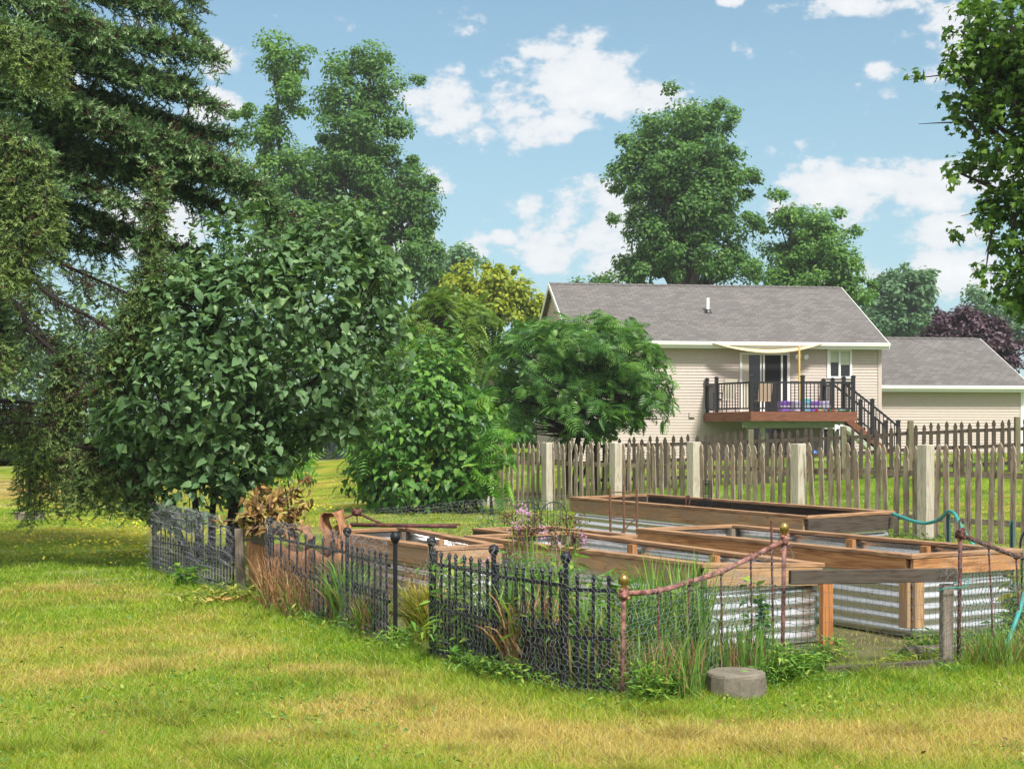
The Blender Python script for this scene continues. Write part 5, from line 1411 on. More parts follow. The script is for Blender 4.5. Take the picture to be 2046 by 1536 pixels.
stems = [[(462, 1120, 17), (480, 990, 17), (530, 880, 17), (600, 790, 17.1), (680, 700, 17.2)], [(455, 1120, 17.1), (465, 1000, 17.1), (500, 900, 17), (520, 760, 16.9), (540, 620, 16.8)], [(400, 1120, 17.1), (388, 990, 17), (375, 930, 16.9), (340, 850, 16.8), (310, 780, 16.7)],
         [(420, 1120, 17.2), (430, 980, 17.2), (470, 900, 17.1), (480, 760, 17), (450, 640, 16.8)], [(440, 1120, 17), (520, 985, 17), (560, 880, 17.2), (620, 850, 17.4), (720, 800, 17.6)], [(380, 1120, 16.9), (330, 1000, 16.9), (300, 930, 16.8), (260, 870, 16.8)]]
for i, s in enumerate(stems):
    pts = catmull([P(*q) for q in s], 4); n_ = len(pts)
    MB().tube(pts, [(.075 if i == 0 else .045) * (1 - .8 * k / (n_ - 1)) for k in range(n_)], 8, False).build('stem', MAT['bark_dark'], T, smooth_=True)
mb = MB()
idx = rng.choice(n, 420, replace=False)
cen = np.array([P(q[0], q[1], 17) for s in stems for q in s[2:]])
for i in idx:
    a = Vector(loc[i]); c = Vector(cen[np.argmin(np.linalg.norm(cen - loc[i], axis=1))]); b_ = a.lerp(c, .55)
    mb.tube(bez(b_, b_.lerp(a, .5) + Vector((0, 0, .08)), a, 4), [.009, .007, .005, .002], 4, False)
for k in range(46):     # shoots that stick out of the outline
    i = rng.integers(n)
    if out[i][2] < .3: continue
    a = Vector(loc[i]); b_ = a + Vector((random.uniform(-.1, .1), 0, random.uniform(.1, .22))); mb.tube([a, b_], [.005, .002], 4, False)
o = mb.build('twigs', MAT['bark_dark'], T, fix=False); tag(o, kind='stuff')
# ------------------------------------------------------------------ mixed shrub in front of the picket fence end
T = thing('leafy_shrub', 'rounded green shrub of broad pointed leaves in front of the end of the picket fence', 'shrub', (-1.95, 29.6, 0))
rows = [(850, 790, 105, 85, 0, 1.1), (800, 870, 105, 80, 0, 1.1), (905, 865, 90, 105, 0, 1.1), (830, 950, 120, 55, 0, 1.1), (765, 930, 60, 60, 0, .7), (870, 735, 70, 42, 0, .8), (925, 955, 62, 55, 0, .7), (800, 740, 60, 50, .4, .7)]
bl = blobs_px(29.6, rows); n = 5200
loc, out = shell(bl, n, .45, .7); loc += rnd3(n) * .09 + out * (.9 * (vnoise(loc[:, 0] + loc[:, 1], loc[:, 2], 1.5, 62) - .45))[:, None]
M = mats_from(out * .5 - UP * .8 + rnd3(n) * .5, out * .7 + UP * .75 + rnd3(n) * .45, loc, .155 * (.6 + .7 * rng.random(n)))
leafset(T, HEART_V, HEART_F, M, MAT['shrub'], 'leaf', 300, 'crown')
for px, tx, ty in ((815, 800, 850), (828, 850, 780), (842, 910, 850), (850, 940, 930), (820, 760, 920)):
    a = Vector((P(px, 0, 29.6).x, 29.6, -.05)); b_ = P(tx, ty, 29.6); MB().tube(bez(a, a.lerp(b_, .6) + Vector((0, 0, .5)), b_, 7), [.06, .055, .05, .045, .035, .025, .01], 7, False).build('stem', MAT['bark_dark'], T, smooth_=True)
# ------------------------------------------------------------------ sumacs
def sumac(label, d, base_px, rows, nw, per, size, mat, n_obj=300, name='sumac_tree', stems=5, base_z=None, lift=.25, r=.05):
    bl = blobs_px(d, rows)
    g = Vector((P(base_px, 0, d).x, d, 0)); g.z = zt(g.x, g.y)
    T = thing(name, label, 'shrub', g)
    wl, out = shell(bl, int(nw * 1.35), .35, .7)
    keep = np.argsort(-(out[:, 2] + .6 * rng.random(len(out))))[:nw]; wl, out = wl[keep], out[keep]
    a = (np.tile(np.arange(per) * 2 * np.pi / per, nw) + np.repeat(rng.random(nw) * 6.28, per) + rng.normal(size=nw * per) * .25)
    axis = np.repeat(norm(out + UP * .9), per, 0)
    s1 = norm(np.cross(axis, np.array([.3, .8, .2]))); s2 = np.cross(axis, s1)
    tip = s1 * np.cos(a)[:, None] + s2 * np.sin(a)[:, None] + axis * (lift + .5 * rng.random(nw * per))[:, None] + rnd3(nw * per) * .22
    nrm = axis + rnd3(nw * per) * .4
    M = mats_from(tip, nrm, np.repeat(wl, per, 0) + rnd3(nw * per) * .06, size * (.6 + .5 * rng.random(nw * per)))
    leafset(T, FR_V, FR_F, M, mat, 'frond', n_obj, 'crown')
    ctr = Vector(bl[:, :3].mean(0))
    for i in range(stems):
        tgt = Vector(wl[rng.integers(nw)]).lerp(ctr, .35); a0 = g + Vector((random.uniform(-.25, .25), random.uniform(-.2, .2), -.1))
        pts = bez(a0, a0.lerp(tgt, .5) + Vector((0, 0, .5)), tgt, 7)
        s_ = MB().tube(pts, [r * (1 - .6 * k / 6) for k in range(7)], 7, False).build('stem', MAT['bark_dark'], T, smooth_=True)
        mb = MB()
        for k in range(i, nw, stems):
            q = Vector(wl[k]); p_ = min(pts[3:], key=lambda z: (z - q).length); mb.tube(bez(p_, p_.lerp(q, .6) - Vector((0, 0, .1)), q, 5), [r * .5, r * .4, r * .3, r * .22, r * .12], 5, False)
        tag(mb.build('branches', MAT['bark_dark'], s_, fix=False), kind='stuff')
    return T
sumac('broad domed sumac with drooping fronds hiding the left end of the house', 33.4, 1130, [(1160, 700, 165, 70, 0, 1.7), (1250, 755, 90, 78, 0, 1.3), (1080, 730, 105, 85, 0, 1.4), (1180, 780, 145, 62, 0, 1.6), (1050, 800, 85, 62, 0, 1.2), (1295, 805, 48, 45, 0, .8), (1140, 830, 150, 38, 0, 1.5), (1230, 830, 70, 30, -.2, .9), (1060, 850, 85, 40, .2, 1.1), (1160, 862, 70, 25, .2, .9)], 330, 8, .38, MAT['sumac'], lift=-.1)
sumac('taller yellowish sumac between the lilac and the domed sumac', 34.5, 900, [(880, 655, 78, 58, 0, 1.2), (830, 700, 66, 68, 0, 1.1), (935, 700, 58, 78, 0, 1.1), (900, 610, 40, 25, 0, .7), (950, 640, 45, 35, 0, .7)], 130, 8, .42, MAT['sumac_left'], 250, lift=-.05)
sumac('young bright green sumac sprouting in front of the first picket fence post', 28.6, 975, [(985, 920, 28, 55, 0, .5), (965, 960, 25, 40, 0, .4), (1000, 880, 12, 15, 0, .3)], 11, 5, .52, MAT['sumac_young'], 300, 'young_sumac', 2, r=.02)
sumac('young bright green sumac under the right side of the lilac', 24, 585, [(585, 900, 42, 38, 0, .5), (550, 940, 40, 30, 0, .5)], 11, 6, .50, MAT['sumac_young'], 300, 'young_sumac', 2, r=.02)
sumac('sprig of sumac on the right of the leafy shrub', 29.0, 930, [(950, 850, 24, 60, 0, .4), (960, 900, 18, 30, 0, .3)], 8, 5, .48, MAT['sumac_young'], 300, 'young_sumac', 2, r=.02)
sumac('drooping low sumac at the left foot of the leafy shrub', 29.2, 760, [(750, 950, 45, 40, 0, .5), (720, 900, 25, 25, 0, .4)], 12, 6, .46, MAT['sumac'], 300, 'young_sumac', 2, r=.02, lift=.0)

# ------------------------------------------------------------------ near maple at the right edge
T_NEAR = clump_tree('maple_tree', 'near maple whose leafy branches reach in from the right edge', 15.6, 2380, [
    (2030, 40, 105, 85, 0, .9), (1975, 110, 62, 42, 0, .45), (2050, 170, 105, 75, 0, .9), (1920, 135, 30, 16, -.1, .2), (1860, 150, 34, 10, -.1, .15), (1825, 158, 14, 7, -.1, .1), (1945, 190, 40, 22, 0, .3), (1880, 245, 40, 9, 0, .12), (1935, 255, 34, 14, 0, .2), (2040, 300, 85, 55, 0, .7), (1975, 300, 50, 24, 0, .3), (1925, 345, 26, 10, 0, .15),
    (2065, 400, 75, 60, 0, .7), (1985, 420, 34, 16, 0, .2), (1935, 428, 22, 8, 0, .12), (2070, 510, 60, 55, 0, .6), (2020, 480, 25, 14, 0, .2), (2065, 590, 55, 40, 0, .5), (1980, 545, 28, 9, 0, .15), (2015, 575, 24, 14, 0, .2), (2150, 120, 80, 120, 0, 1.0), (2160, 300, 80, 110, 0, .9), (2160, 500, 80, 110, 0, .9), (2330, 250, 120, 260, .3, 1.0)],
    MAT['maple_near'], 900, 22, .080, .16, .18, flat=.55, inner=.7, n_obj=300, tv=MAPLE_V, tf=MAPLE_F, base=(7.6, 15.9, 0), fork=.55, nl=40, zg=0)

NM = T_NEAR
for rows_ in [[(2330, 330, 15.9), (2120, 190, 15.7), (1980, 150, 15.6), (1890, 150, 15.5), (1812, 160, 15.5)], [(2330, 360, 15.9), (2120, 260, 15.7), (1990, 245, 15.6), (1900, 245, 15.6), (1835, 248, 15.6)], [(2330, 420, 15.9), (2150, 340, 15.7), (2000, 330, 15.6), (1900, 352, 15.6)], [(2330, 470, 15.9), (2150, 420, 15.7), (2020, 410, 15.6), (1920, 432, 15.6)], [(2330, 560, 15.9), (2150, 560, 15.7), (2040, 550, 15.6), (1960, 545, 15.6)], [(2330, 200, 15.9), (2150, 80, 15.7), (2000, 60, 15.6), (1930, 110, 15.6)]]:
    q_ = catmull([P(*a) for a in rows_], 5)
    MB().tube(q_, [.028 * (1 - .9 * i / (len(q_) - 1)) for i in range(len(q_))], 6, False).build('branch', MAT['bark_dark'], NM)
# ------------------------------------------------------------------ big spruce at the left
T = thing('spruce_tree', 'big old spruce at the left with sweeping dark limbs and hanging branchlets', 'tree', (-9.05, 19, 0))
MB().tube([(-9.05, 19, -.2), (-9.0, 19, 4), (-9.05, 19, 9), (-9, 19, 15)], [.36, .3, .2, .05], 12).build('trunk', MAT['bark'], T, smooth_=True)
TL, TD, TS, TK = [], [], [], []      # twig place, direction, size, kind (0 dark, 1 brown, 2 hanging)
SB = MB()
def put(loc, dr, sz, kind): TL.append(loc); TD.append(dr); TS.append(sz); TK.append(kind)
def sec(p, dr, L, step, kind, size, drop=.25, jit=.55, brown=.0):
    n = max(2, int(L / step)); t = (np.arange(n) + .5) / n
    base = np.array(p)[None] + np.array(dr)[None] * (L * t)[:, None]; base[:, 2] -= drop * L * t * t
    d_ = np.array(dr)[None] + rnd3(n) * jit; d_[:, 2] -= drop * t
    put(base, norm(d_), size * (.75 + .5 * rng.random(n)), np.where(rng.random(n) < brown * (1 - t), 1, kind))
    e = base[-1]; SB.tube([p, base[n // 2], e], [.006, .004, .002], 3, False)
def limb(pts, r0, start, spacing, Lmax, kind, step=.04, size=.185, mode='spray', hang=(.25, .6), end_taper=.35, brown=.25, skip=0.0):
    q = catmull([P(*a) for a in pts], 8); n = len(q)
    MB().tube(q, [r0 * (1 - .85 * i / (n - 1)) for i in range(n)], 7, False).build('limb', MAT['bark_red'] if mode == 'leader' else MAT['bark_dark'], T, smooth_=True)
    A = np.array(q); seg = np.linalg.norm(A[1:] - A[:-1], axis=1); cum = np.concatenate([[0], np.cumsum(seg)]); L = cum[-1]
    s = L * start
    while s < L:
        t = s / L; p = np.array([np.interp(s, cum, A[:, k]) for k in range(3)]); p2 = np.array([np.interp(min(L, s + .05), cum, A[:, k]) for k in range(3)])
        fwd = norm((p2 - p)[None])[0] if s < L - .01 else norm((A[-1] - A[-2])[None])[0]
        tp = min(1, (1 - t) / end_taper + .22)
        if random.random() >= skip:
            if mode == 'spray':
                side = norm(np.cross(fwd, UP)[None])[0]
                for sg in (-1, 1):
                    dr = norm((side * sg * random.uniform(.35, 1.0) + fwd * random.uniform(.3, .95) + UP * random.uniform(-.35, .32))[None])[0]
                    sec(p, dr, Lmax * tp * random.uniform(.5, 1.0), step, kind, size, .3, .55, brown)
                if random.random() < .55:
                    sec(p, norm((fwd * .3 - UP + rnd3(1)[0] * .25)[None])[0], random.uniform(*hang) * .6, .05, kind, size * .9, .05, .4, brown + .15)
            elif mode == 'hang':
                for _ in range(2):
                    pp = p + np.array([random.uniform(-.05, .05), random.uniform(-.22, .22), 0])
                    sec(pp, norm((-UP + rnd3(1)[0] * .10)[None])[0], random.uniform(*hang), .04, 2, size * .8, 0, .28, brown)
            elif mode == 'leader':
                a = random.uniform(0, 6.28); o_ = np.array([math.cos(a), math.sin(a), 0]); LL = Lmax * (.25 + .75 * (1 - t)) * random.uniform(.6, 1)
                m = max(3, int(LL / .05)); e = p + o_ * LL + UP * .05
                for k in range(m):
                    pk_ = p + (e - p) * (k + .5) / m - UP * .25 * LL * ((k + .5) / m) ** 2
                    put(pk_[None], norm((o_ + UP * .2 + rnd3(1)[0] * .5)[None]), np.array([size]), np.array([0]))
                    if random.random() < .8: sec(pk_, norm((-UP + rnd3(1)[0] * .12)[None])[0], random.uniform(*hang) * (.5 + .5 * (1 - t)), .045, 2, size * .8, 0, .28, brown)
                SB.tube([p, (p + e) / 2, e - UP * .25 * LL], [.012, .008, .004], 4, False)
            elif mode == 'bare':
                side = norm(np.cross(fwd, UP)[None])[0]
                for sg in (-1, 1):
                    dr = norm((side * sg * random.uniform(.3, 1) + fwd * random.uniform(.3, .9) + UP * random.uniform(-.5, .25))[None])[0]
                    LL = Lmax * random.uniform(.4, 1); e = p + dr * LL - UP * .2 * LL
                    SB.tube([p, (p + e) / 2 + UP * .02, e], [.007, .005, .002], 3, False)
                    for _ in range(3):
                        b_ = p + (e - p) * random.uniform(.3, .95); SB.tube([b_, b_ + rnd3(1)[0] * .10 - UP * .05], [.003, .0015], 3, False)
                    if random.random() < .35: sec(e, norm((dr + rnd3(1)[0] * .4)[None])[0], .2, .05, 1 if random.random() < .6 else 0, size * .9)
        s += spacing * random.uniform(.7, 1.3)
S = -340
for pts in [[(S, 330, 19), (0, 215, 18.5), (150, 235, 18), (300, 290, 17.6), (450, 355, 17.2), (570, 430, 16.9)],
            [(S, 310, 19), (0, 200, 18.2), (200, 225, 17.6), (380, 290, 17.2), (500, 355, 17.0), (560, 410, 16.9)],
            [(S, 300, 19), (0, 240, 18.9), (200, 305, 18.5), (350, 370, 18.1), (480, 425, 17.9)],
            [(S, 150, 19), (-50, 60, 18), (200, 60, 17.6), (350, 85, 17.3), (435, 112, 17.1)],
            [(S, 100, 19), (0, -30, 18.2), (200, -30, 17.9), (330, 15, 17.6), (405, 75, 17.5)],
            [(S, 220, 19), (0, 110, 18), (250, 140, 17.6), (400, 195, 17.3), (440, 215, 17.2)],
            [(S, 260, 19), (0, 160, 18.6), (250, 210, 18.1), (400, 260, 17.7), (475, 262, 17.5)],
            [(S, 400, 19), (0, 320, 18), (150, 360, 17.6), (290, 420, 17.3)],
            [(S, 450, 19), (0, 390, 18.2), (180, 430, 18), (300, 480, 17.8), (390, 500, 17.6)],
            [(S, 40, 19), (-60, -90, 18.2), (180, -110, 18), (330, -60, 17.8), (390, 0, 17.7)],
            [(S, 180, 19), (0, 60, 18.8), (150, 90, 18.5), (300, 150, 18.2), (380, 160, 18)],
            [(S, 350, 19), (-20, 270, 18.4), (180, 320, 18.0), (360, 330, 17.8), (470, 345, 17.6)],
            [(S, 300, 19), (-20, 180, 17.9), (120, 190, 17.3), (230, 240, 17.0)],
            [(S, 480, 19), (-20, 450, 18.4), (120, 470, 18.0), (230, 500, 17.8)],
            [(S, 20, 19), (-40, -20, 17.5), (100, 10, 16.9), (200, 50, 16.6)]]:
    limb(pts, .085, .40, .038, .62, 0)
limb([(S, -60, 19), (200, -40, 17.8), (340, -25, 17.6), (400, -10, 17.5)], .05, .5, .05, .4, 0)
for pts in [[(S, 420, 19), (0, 515, 18), (100, 590, 17.6), (190, 640, 17.4), (260, 690, 17.2)], [(S, 480, 19), (0, 590, 18), (60, 660, 17.6), (150, 735, 17.4), (205, 765, 17.3)], [(S, 380, 19), (0, 470, 18.3), (150, 540, 17.9), (290, 600, 17.5)], [(S, 540, 19), (0, 640, 18.2), (120, 690, 17.9), (240, 725, 17.6)]]:
    limb(pts, .05, .45, .05, .5, 1, mode='bare')
limb([(S, 860, 18.8), (-100, 840, 18.6), (60, 815, 18.2), (185, 785, 17.0), (245, 690, 16.2), (290, 580, 16.2), (312, 460, 16.2), (308, 335, 16.2)], .042, .66, .030, .62, 0, mode='leader', hang=(.3, .62))
limb([(110, 850, 17.3), (132, 780, 17.2), (140, 690, 17.2)], .03, .2, .025, .42, 0, mode='leader', hang=(.35, .75))
limb([(S, 905, 18.6), (0, 925, 17.7), (100, 908, 17.5), (190, 885, 17.3), (300, 870, 17.1)], .05, .62, .030, .5, 2, mode='hang', hang=(.25, .9))
limb([(S, 800, 18.6), (0, 800, 17.6), (100, 812, 17.4), (180, 800, 17.3)], .03, .55, .06, .5, 2, mode='hang', hang=(.15, .5), brown=.7)
limb([(S, 880, 18.2), (-20, 850, 17.2), (60, 845, 17.0), (110, 860, 16.9)], .03, .5, .034, .5, 2, mode='hang', hang=(.2, .5))
limb([(150, 890, 17.1), (200, 900, 17.0), (260, 915, 16.9), (300, 930, 16.9)], .02, .0, .02, .5, 2, mode='hang', hang=(.25, .75))
# nearer branches hanging in at the far left
for pts, hg in [([(S, 90, 17.5), (-60, 40, 15.8), (50, 60, 15.2), (125, 95, 15)], (.25, .65)), ([(S, 250, 17.5), (-50, 230, 15.8), (40, 265, 15.3), (95, 300, 15.1)], (.3, .8)), ([(S, 330, 17.5), (-50, 320, 15.8), (50, 350, 15.3), (120, 385, 15.1)], (.35, .95)), ([(S, 440, 17.5), (-60, 430, 15.9), (20, 455, 15.4), (60, 480, 15.2)], (.3, .8)), ([(S, 640, 17.5), (-60, 600, 16.0), (-5, 640, 15.6), (20, 700, 15.5)], (.3, .6))]:
    limb(pts, .03, .5, .026, .4, 2, mode='hang', hang=hg, brown=.12)
    limb(pts, .03, .55, .05, .34, 0, brown=.05)
loc = np.concatenate(TL); dr = np.concatenate(TD); sz = np.concatenate(TS); kd = np.concatenate(TK)
M = mats_from(dr, UP + rnd3(len(loc)) * .5, loc, sz)
for k, mname, nm in ((0, 'needle', 'needles'), (1, 'needle_brown', 'dead_needles'), (2, 'needle_hang', 'hanging_needles')):
    m = kd == k
    o = part(nm, inst_mesh(nm, TW_V, TW_F, M[m], rng.random(m.sum())), MAT[mname], T); tag(o, kind='stuff')
o = SB.build('twigs', MAT['bark_dark'], T, fix=False); tag(o, kind='stuff')
print('spruce twigs', len(loc))

# ------------------------------------------------------------------ clumps, weeds and flowers in the garden
def ribbons(name, base, n, hr, spread, wid, mat, parent, droop=.55, rad=.08, lean=(0, 0)):
    t = np.linspace(0, 1, 6); a = rng.random(n) * 2 * np.pi; h = hr[0] + (hr[1] - hr[0]) * rng.random(n); s = spread * (.25 + .75 * rng.random(n))
    r = rad * np.sqrt(rng.random(n)); b0 = rng.random(n) * 6.28
    bx = base[0] + r * np.cos(b0); by = base[1] + r * np.sin(b0); dp = droop * rng.random(n)
    hor = s[:, None] * t[None] ** 1.5
    z = h[:, None] * (t[None] * (1 + dp[:, None]) - dp[:, None] * t[None] ** 2.6 * 1.15)
    X = bx[:, None] + np.cos(a)[:, None] * hor + lean[0] * t[None] ** 1.4; Y = by[:, None] + np.sin(a)[:, None] * hor + lean[1] * t[None] ** 1.4
    W = wid * (.7 + .6 * rng.random(n))[:, None] * np.array([.7, 1, 1, .85, .55, .06])[None] / 2
    wa = a + np.pi / 2 + rng.normal(size=n) * .7
    dx, dy = np.cos(wa)[:, None] * W, np.sin(wa)[:, None] * W
    V = np.stack([np.stack([X - dx, Y - dy, z], 2), np.stack([X + dx, Y + dy, z], 2)], 2).reshape(n, 12, 3)
    o = np.arange(n)[:, None] * 12
    F_ = [o + np.array([[2 * k, 2 * k + 1, 2 * k + 3, 2 * k + 2]]) for k in range(5)]
    me = np_mesh(name, V.reshape(-1, 3), F_, np.repeat(rng.random(n), 12))
    ob = part(name, me, mat, parent)
    if parent is not None: tag(ob, kind='stuff')
    return ob
def clump(name, label, cat, base, layers):
    T = thing(name, label, cat, (base[0], base[1], 0))
    for nm, n, hr, sp, wd_, mt, dr_, rd in layers: ribbons(nm, base, n, hr, sp, wd_, MAT[mt], T, dr_, rd)
    return T
def stalks(parent, base, n, hr, spread, mat, head=None, rad=.1):
    mb, hd = MB(), []
    for i in range(n):
        a = random.uniform(0, 6.28); r = rad * random.random(); b = Vector((base[0] + r * math.cos(a), base[1] + r * math.sin(a), 0)); h = random.uniform(*hr)
        e = b + Vector((spread * random.uniform(-1, 1), spread * random.uniform(-1, 1), h)); mb.tube([b, b.lerp(e, .5) + Vector((0, 0, h * .06)), e], [.003, .0025, .0015], 4, False); hd.append(e)
    o = mb.build('stalks', MAT[mat], parent, fix=False); tag(o, kind='stuff')
    if head:
        n_ = len(hd) * 7; L_ = np.repeat(np.array(hd), 7, 0) + rnd3(n_) * .012
        M = mats_from(rnd3(n_) + UP, rnd3(n_), L_, .02 + .012 * rng.random(n_)); o = part('seed_heads', inst_mesh('seed_heads', DIA_V, DIA_F, M, rng.random(n_)), MAT[head], parent); tag(o, kind='stuff')
T = clump('grass_clump', 'bright yellow-green arching grass clump in the open gap', 'grass clump', (-.62, 11.05), [('blades', 620, (.28, .5), .36, .012, 'blade_yellow', .8, .16), ('dry_blades', 60, (.2, .4), .34, .009, 'blade_brown', .8, .12)])
stalks(T, (-.66, 11.0), 34, (.45, .62), .2, 'seed_stalk', 'seedhead', .2)
clump('grass_clump', 'green broad-bladed grass clump poking through the iron fence left of the gap', 'grass clump', (-1.36, 11.75), [('blades', 150, (.35, .62), .32, .016, 'blade_green', .8, .12), ('dry_blades', 50, (.2, .45), .3, .012, 'blade_brown', .9, .14)])
clump('grass_clump', 'olive grass clump at the foot of the fence panel left of the gap', 'grass clump', (-1.10, 11.15), [('blades', 210, (.2, .38), .22, .009, 'blade_green', .7, .12), ('dry_blades', 120, (.2, .4), .2, .007, 'blade_brown', .7, .14)])
clump('dry_grass', 'dense rusty brown dead grass clump right of the wooden post', 'dead grass', (-2.05, 13.0), [('blades', 480, (.2, .56), .34, .007, 'blade_brown', .9, .26), ('green_blades', 70, (.2, .4), .3, .007, 'blade_green', .8, .26)])
clump('dry_grass', 'second brown dead grass tuft in front of the rusty sheet', 'dead grass', (-1.78, 12.5), [('blades', 300, (.15, .46), .3, .007, 'blade_brown', .9, .24), ('green_blades', 70, (.2, .4), .26, .007, 'blade_green', .8, .24)])
clump('daylily_clump', 'half-withered daylily clump with brown and green straps behind the ball posts', 'daylily', (.12, 9.22), [('dead_straps', 190, (.3, .66), .3, .020, 'blade_brown', 1.0, .16), ('straps', 90, (.4, .72), .3, .018, 'blade_green', .8, .15)])
clump('daylily_clump', 'greener daylily clump between the last ball post and the pink bed frame', 'daylily', (.50, 8.95), [('straps', 90, (.4, .66), .2, .015, 'blade_green', .6, .16), ('dead_straps', 40, (.25, .5), .24, .014, 'blade_brown', .9, .15), ('yellow_straps', 30, (.3, .6), .2, .014, 'blade_yellow', .6, .15)])
clump('tall_grass', 'tall bright grass clump under the sloping pink rail', 'grass clump', (1.02, 9.15), [('blades', 340, (.45, .9), .26, .011, 'blade_green', .45, .28), ('yellow_blades', 130, (.4, .7), .2, .010, 'blade_yellow', .5, .22)])
clump('tall_grass', 'seedy tan and green tall grass left of the concrete block', 'grass clump', (.92, 8.72), [('blades', 320, (.2, .46), .16, .006, 'blade_green', .5, .26), ('dry_blades', 170, (.2, .42), .16, .006, 'blade_brown', .5, .26)])
clump('tall_grass', 'tall grass right behind the concrete block', 'grass clump', (1.45, 9.12), [('blades', 240, (.2, .5), .16, .007, 'blade_green', .5, .25), ('dry_blades', 90, (.2, .4), .16, .006, 'blade_brown', .5, .25)])
clump('grass_clump', 'grass tuft at the foot of the rusty post right of the gate', 'grass clump', (3.3, 9.75), [('blades', 320, (.14, .30), .16, .005, 'blade_green', .7, .18), ('dry_blades', 140, (.12, .28), .16, .005, 'blade_brown', .7, .18)])
clump('grass_clump', 'fine grass tuft under the teal hose at the right edge', 'grass clump', (3.75, 9.95), [('blades', 420, (.14, .30), .2, .005, 'blade_green', .7, .24), ('dry_blades', 200, (.12, .28), .2, .005, 'blade_brown', .7, .24)])
# weeds: small leaves spread along the fence foot and between the beds
def weed_band(label, mat, path, n, wdt, zmax, size, name='weeds', side=1):
    pa = np.array(path); seg = np.linalg.norm(pa[1:] - pa[:-1], axis=1); cum = np.concatenate([[0], np.cumsum(seg)])
    s = rng.random(n) * cum[-1]; dens = vnoise(s, s * 0, 2.5, 77)
    s = s[dens + .25 * rng.random(n) > .45]; n = len(s)
    off = rng.normal(size=n) * wdt
    x = np.interp(s, cum, pa[:, 0]) + off * .6; y = np.interp(s, cum, pa[:, 1]) + off * .8
    z = zmax * rng.random(n) ** 1.5 * (.4 + vnoise(x, y, 3, 5))
    M = mats_from(rnd3(n) + UP * .2, UP + rnd3(n) * .5, np.stack([x, y, z + .01], 1), size * (.5 + rng.random(n)))
    o = part(name, inst_mesh(name, LANCE_V, DIA_F, M, rng.random(n)), MAT[mat]); tag(o, label, 'weeds', kind='stuff')
weed_band('low green weeds growing along the foot of the iron fence', 'weed', FRONT[2:7], 6000, .10, .15, .05)
weed_band('low leafy weeds around the concrete block and gate', 'weed', [(.8, 8.5), (1.3, 8.62), (1.7, 9.0), (1.98, 9.2)], 6000, .14, .20, .05)
weed_band('very low weeds in front of the gate boards', 'weed', [(1.95, 9.1), (2.6, 9.4), (3.1, 9.6), (4.2, 10.3)], 2600, .07, .06, .045)
weed_band('weeds on the ground between gate and raised bed', 'weed', [(2.0, 9.8), (2.6, 10.2), (3.4, 10.4), (4.2, 10.9)], 6500, .26, .13, .055)
weed_band('yellowish weeds scattered between the raised beds', 'weed_yellow', [(1.9, 9.7), (2.5, 10.0), (3.0, 10.2), (3.6, 10.5)], 6500, .26, .07, .045)
weed_band('weeds along the left fence foot', 'weed', FRONT[0:3], 4200, .14, .14, .05)
weed_band('tangled green weeds behind the beds near the picket fence', 'weed', [(-1.5, 18.8), (.6, 20.6), (2.5, 22.2), (5.0, 17.0)], 7000, .5, .35, .09)
weed_band('tall mixed weeds in the corner right of the beds', 'weed', [(3.6, 10.4), (4.3, 10.9), (5.2, 11.6)], 4200, .16, .45, .075)
weed_band('yellow-green weed leaves at the right edge', 'weed_yellow', [(3.9, 10.5), (4.6, 11.0)], 900, .12, .45, .09)
weed_band('green leafy weeds inside the front fence', 'weed', [(-.45, 10.3), (.0, 9.6), (.5, 9.2), (1.2, 9.5)], 8500, .17, .62, .085)
def leafy(name, label, cat, base, nst, h, spread, nleaf, size, mat, stem='weed', tv=LANCE_V, lean=(0, 0)):
    T = thing(name, label, cat, (base[0], base[1], 0)); mb = MB(); L_, D_ = [], []
    for i in range(nst):
        b = Vector((base[0] + random.uniform(-.5, .5) * spread, base[1] + random.uniform(-.5, .5) * spread, 0)); hh_ = h * random.uniform(.6, 1.05)
        e = b + Vector((random.uniform(-.5, .5) * spread + lean[0], random.uniform(-.5, .5) * spread + lean[1], hh_)); pts = bez(b, b.lerp(e, .5) + Vector((0, 0, hh_ * .1)), e, 6); mb.tube(pts, [.004, .004, .0035, .003, .0025, .0015], 4, False)
        for k in range(nleaf):
            t = .2 + .8 * k / nleaf; p = Vector(pts[min(4, int(t * 5))]).lerp(pts[min(5, int(t * 5) + 1)], (t * 5) % 1); a = k * 1.57 + random.random(); L_.append(p); D_.append((math.cos(a), math.sin(a), .3))
    mb.build('stems', MAT[stem], T, fix=False)
    n = len(L_); D_ = np.array(D_) + rnd3(n) * .2
    M = mats_from(D_, UP + rnd3(n) * .3, np.array(L_), size * (.6 + .6 * rng.random(n))); leafset(T, tv, DIA_F if len(tv) == 4 else HEART_F, M, MAT[mat], 'leaf', 0, 'foliage')
    return T
leafy('yellow_weed', 'pale yellow feathery weed lying on the grass before the left fence', 'weed', (-2.75, 13.65), 22, .16, .55, 12, .09, 'weed_yellow')
leafy('leafy_vine', 'green vine climbing the dark stake right of the tall grass', 'vine', (1.68, 9.72), 7, .62, .10, 16, .075, 'weed', tv=HEART_V)
leafy('leafy_plant', 'large-leaved yellow-green plant at the right edge by the netting', 'plant', (3.85, 10.75), 6, .62, .30, 8, .13, 'weed_yellow', tv=HEART_V)
leafy('leafy_plant', 'green weed with broad leaves inside the iron fence right of the gap', 'plant', (-.22, 9.75), 8, .52, .34, 9, .11, 'weed', tv=HEART_V)
leafy('leafy_plant', 'green bushy weed behind the last ball post of the iron fence', 'plant', (.42, 9.3), 12, .60, .34, 12, .11, 'weed', tv=HEART_V)
leafy('leafy_plant', 'yellow-green broad-leaved weed behind the few tall pickets', 'plant', (.75, 9.05), 9, .5, .26, 10, .09, 'weed_yellow')
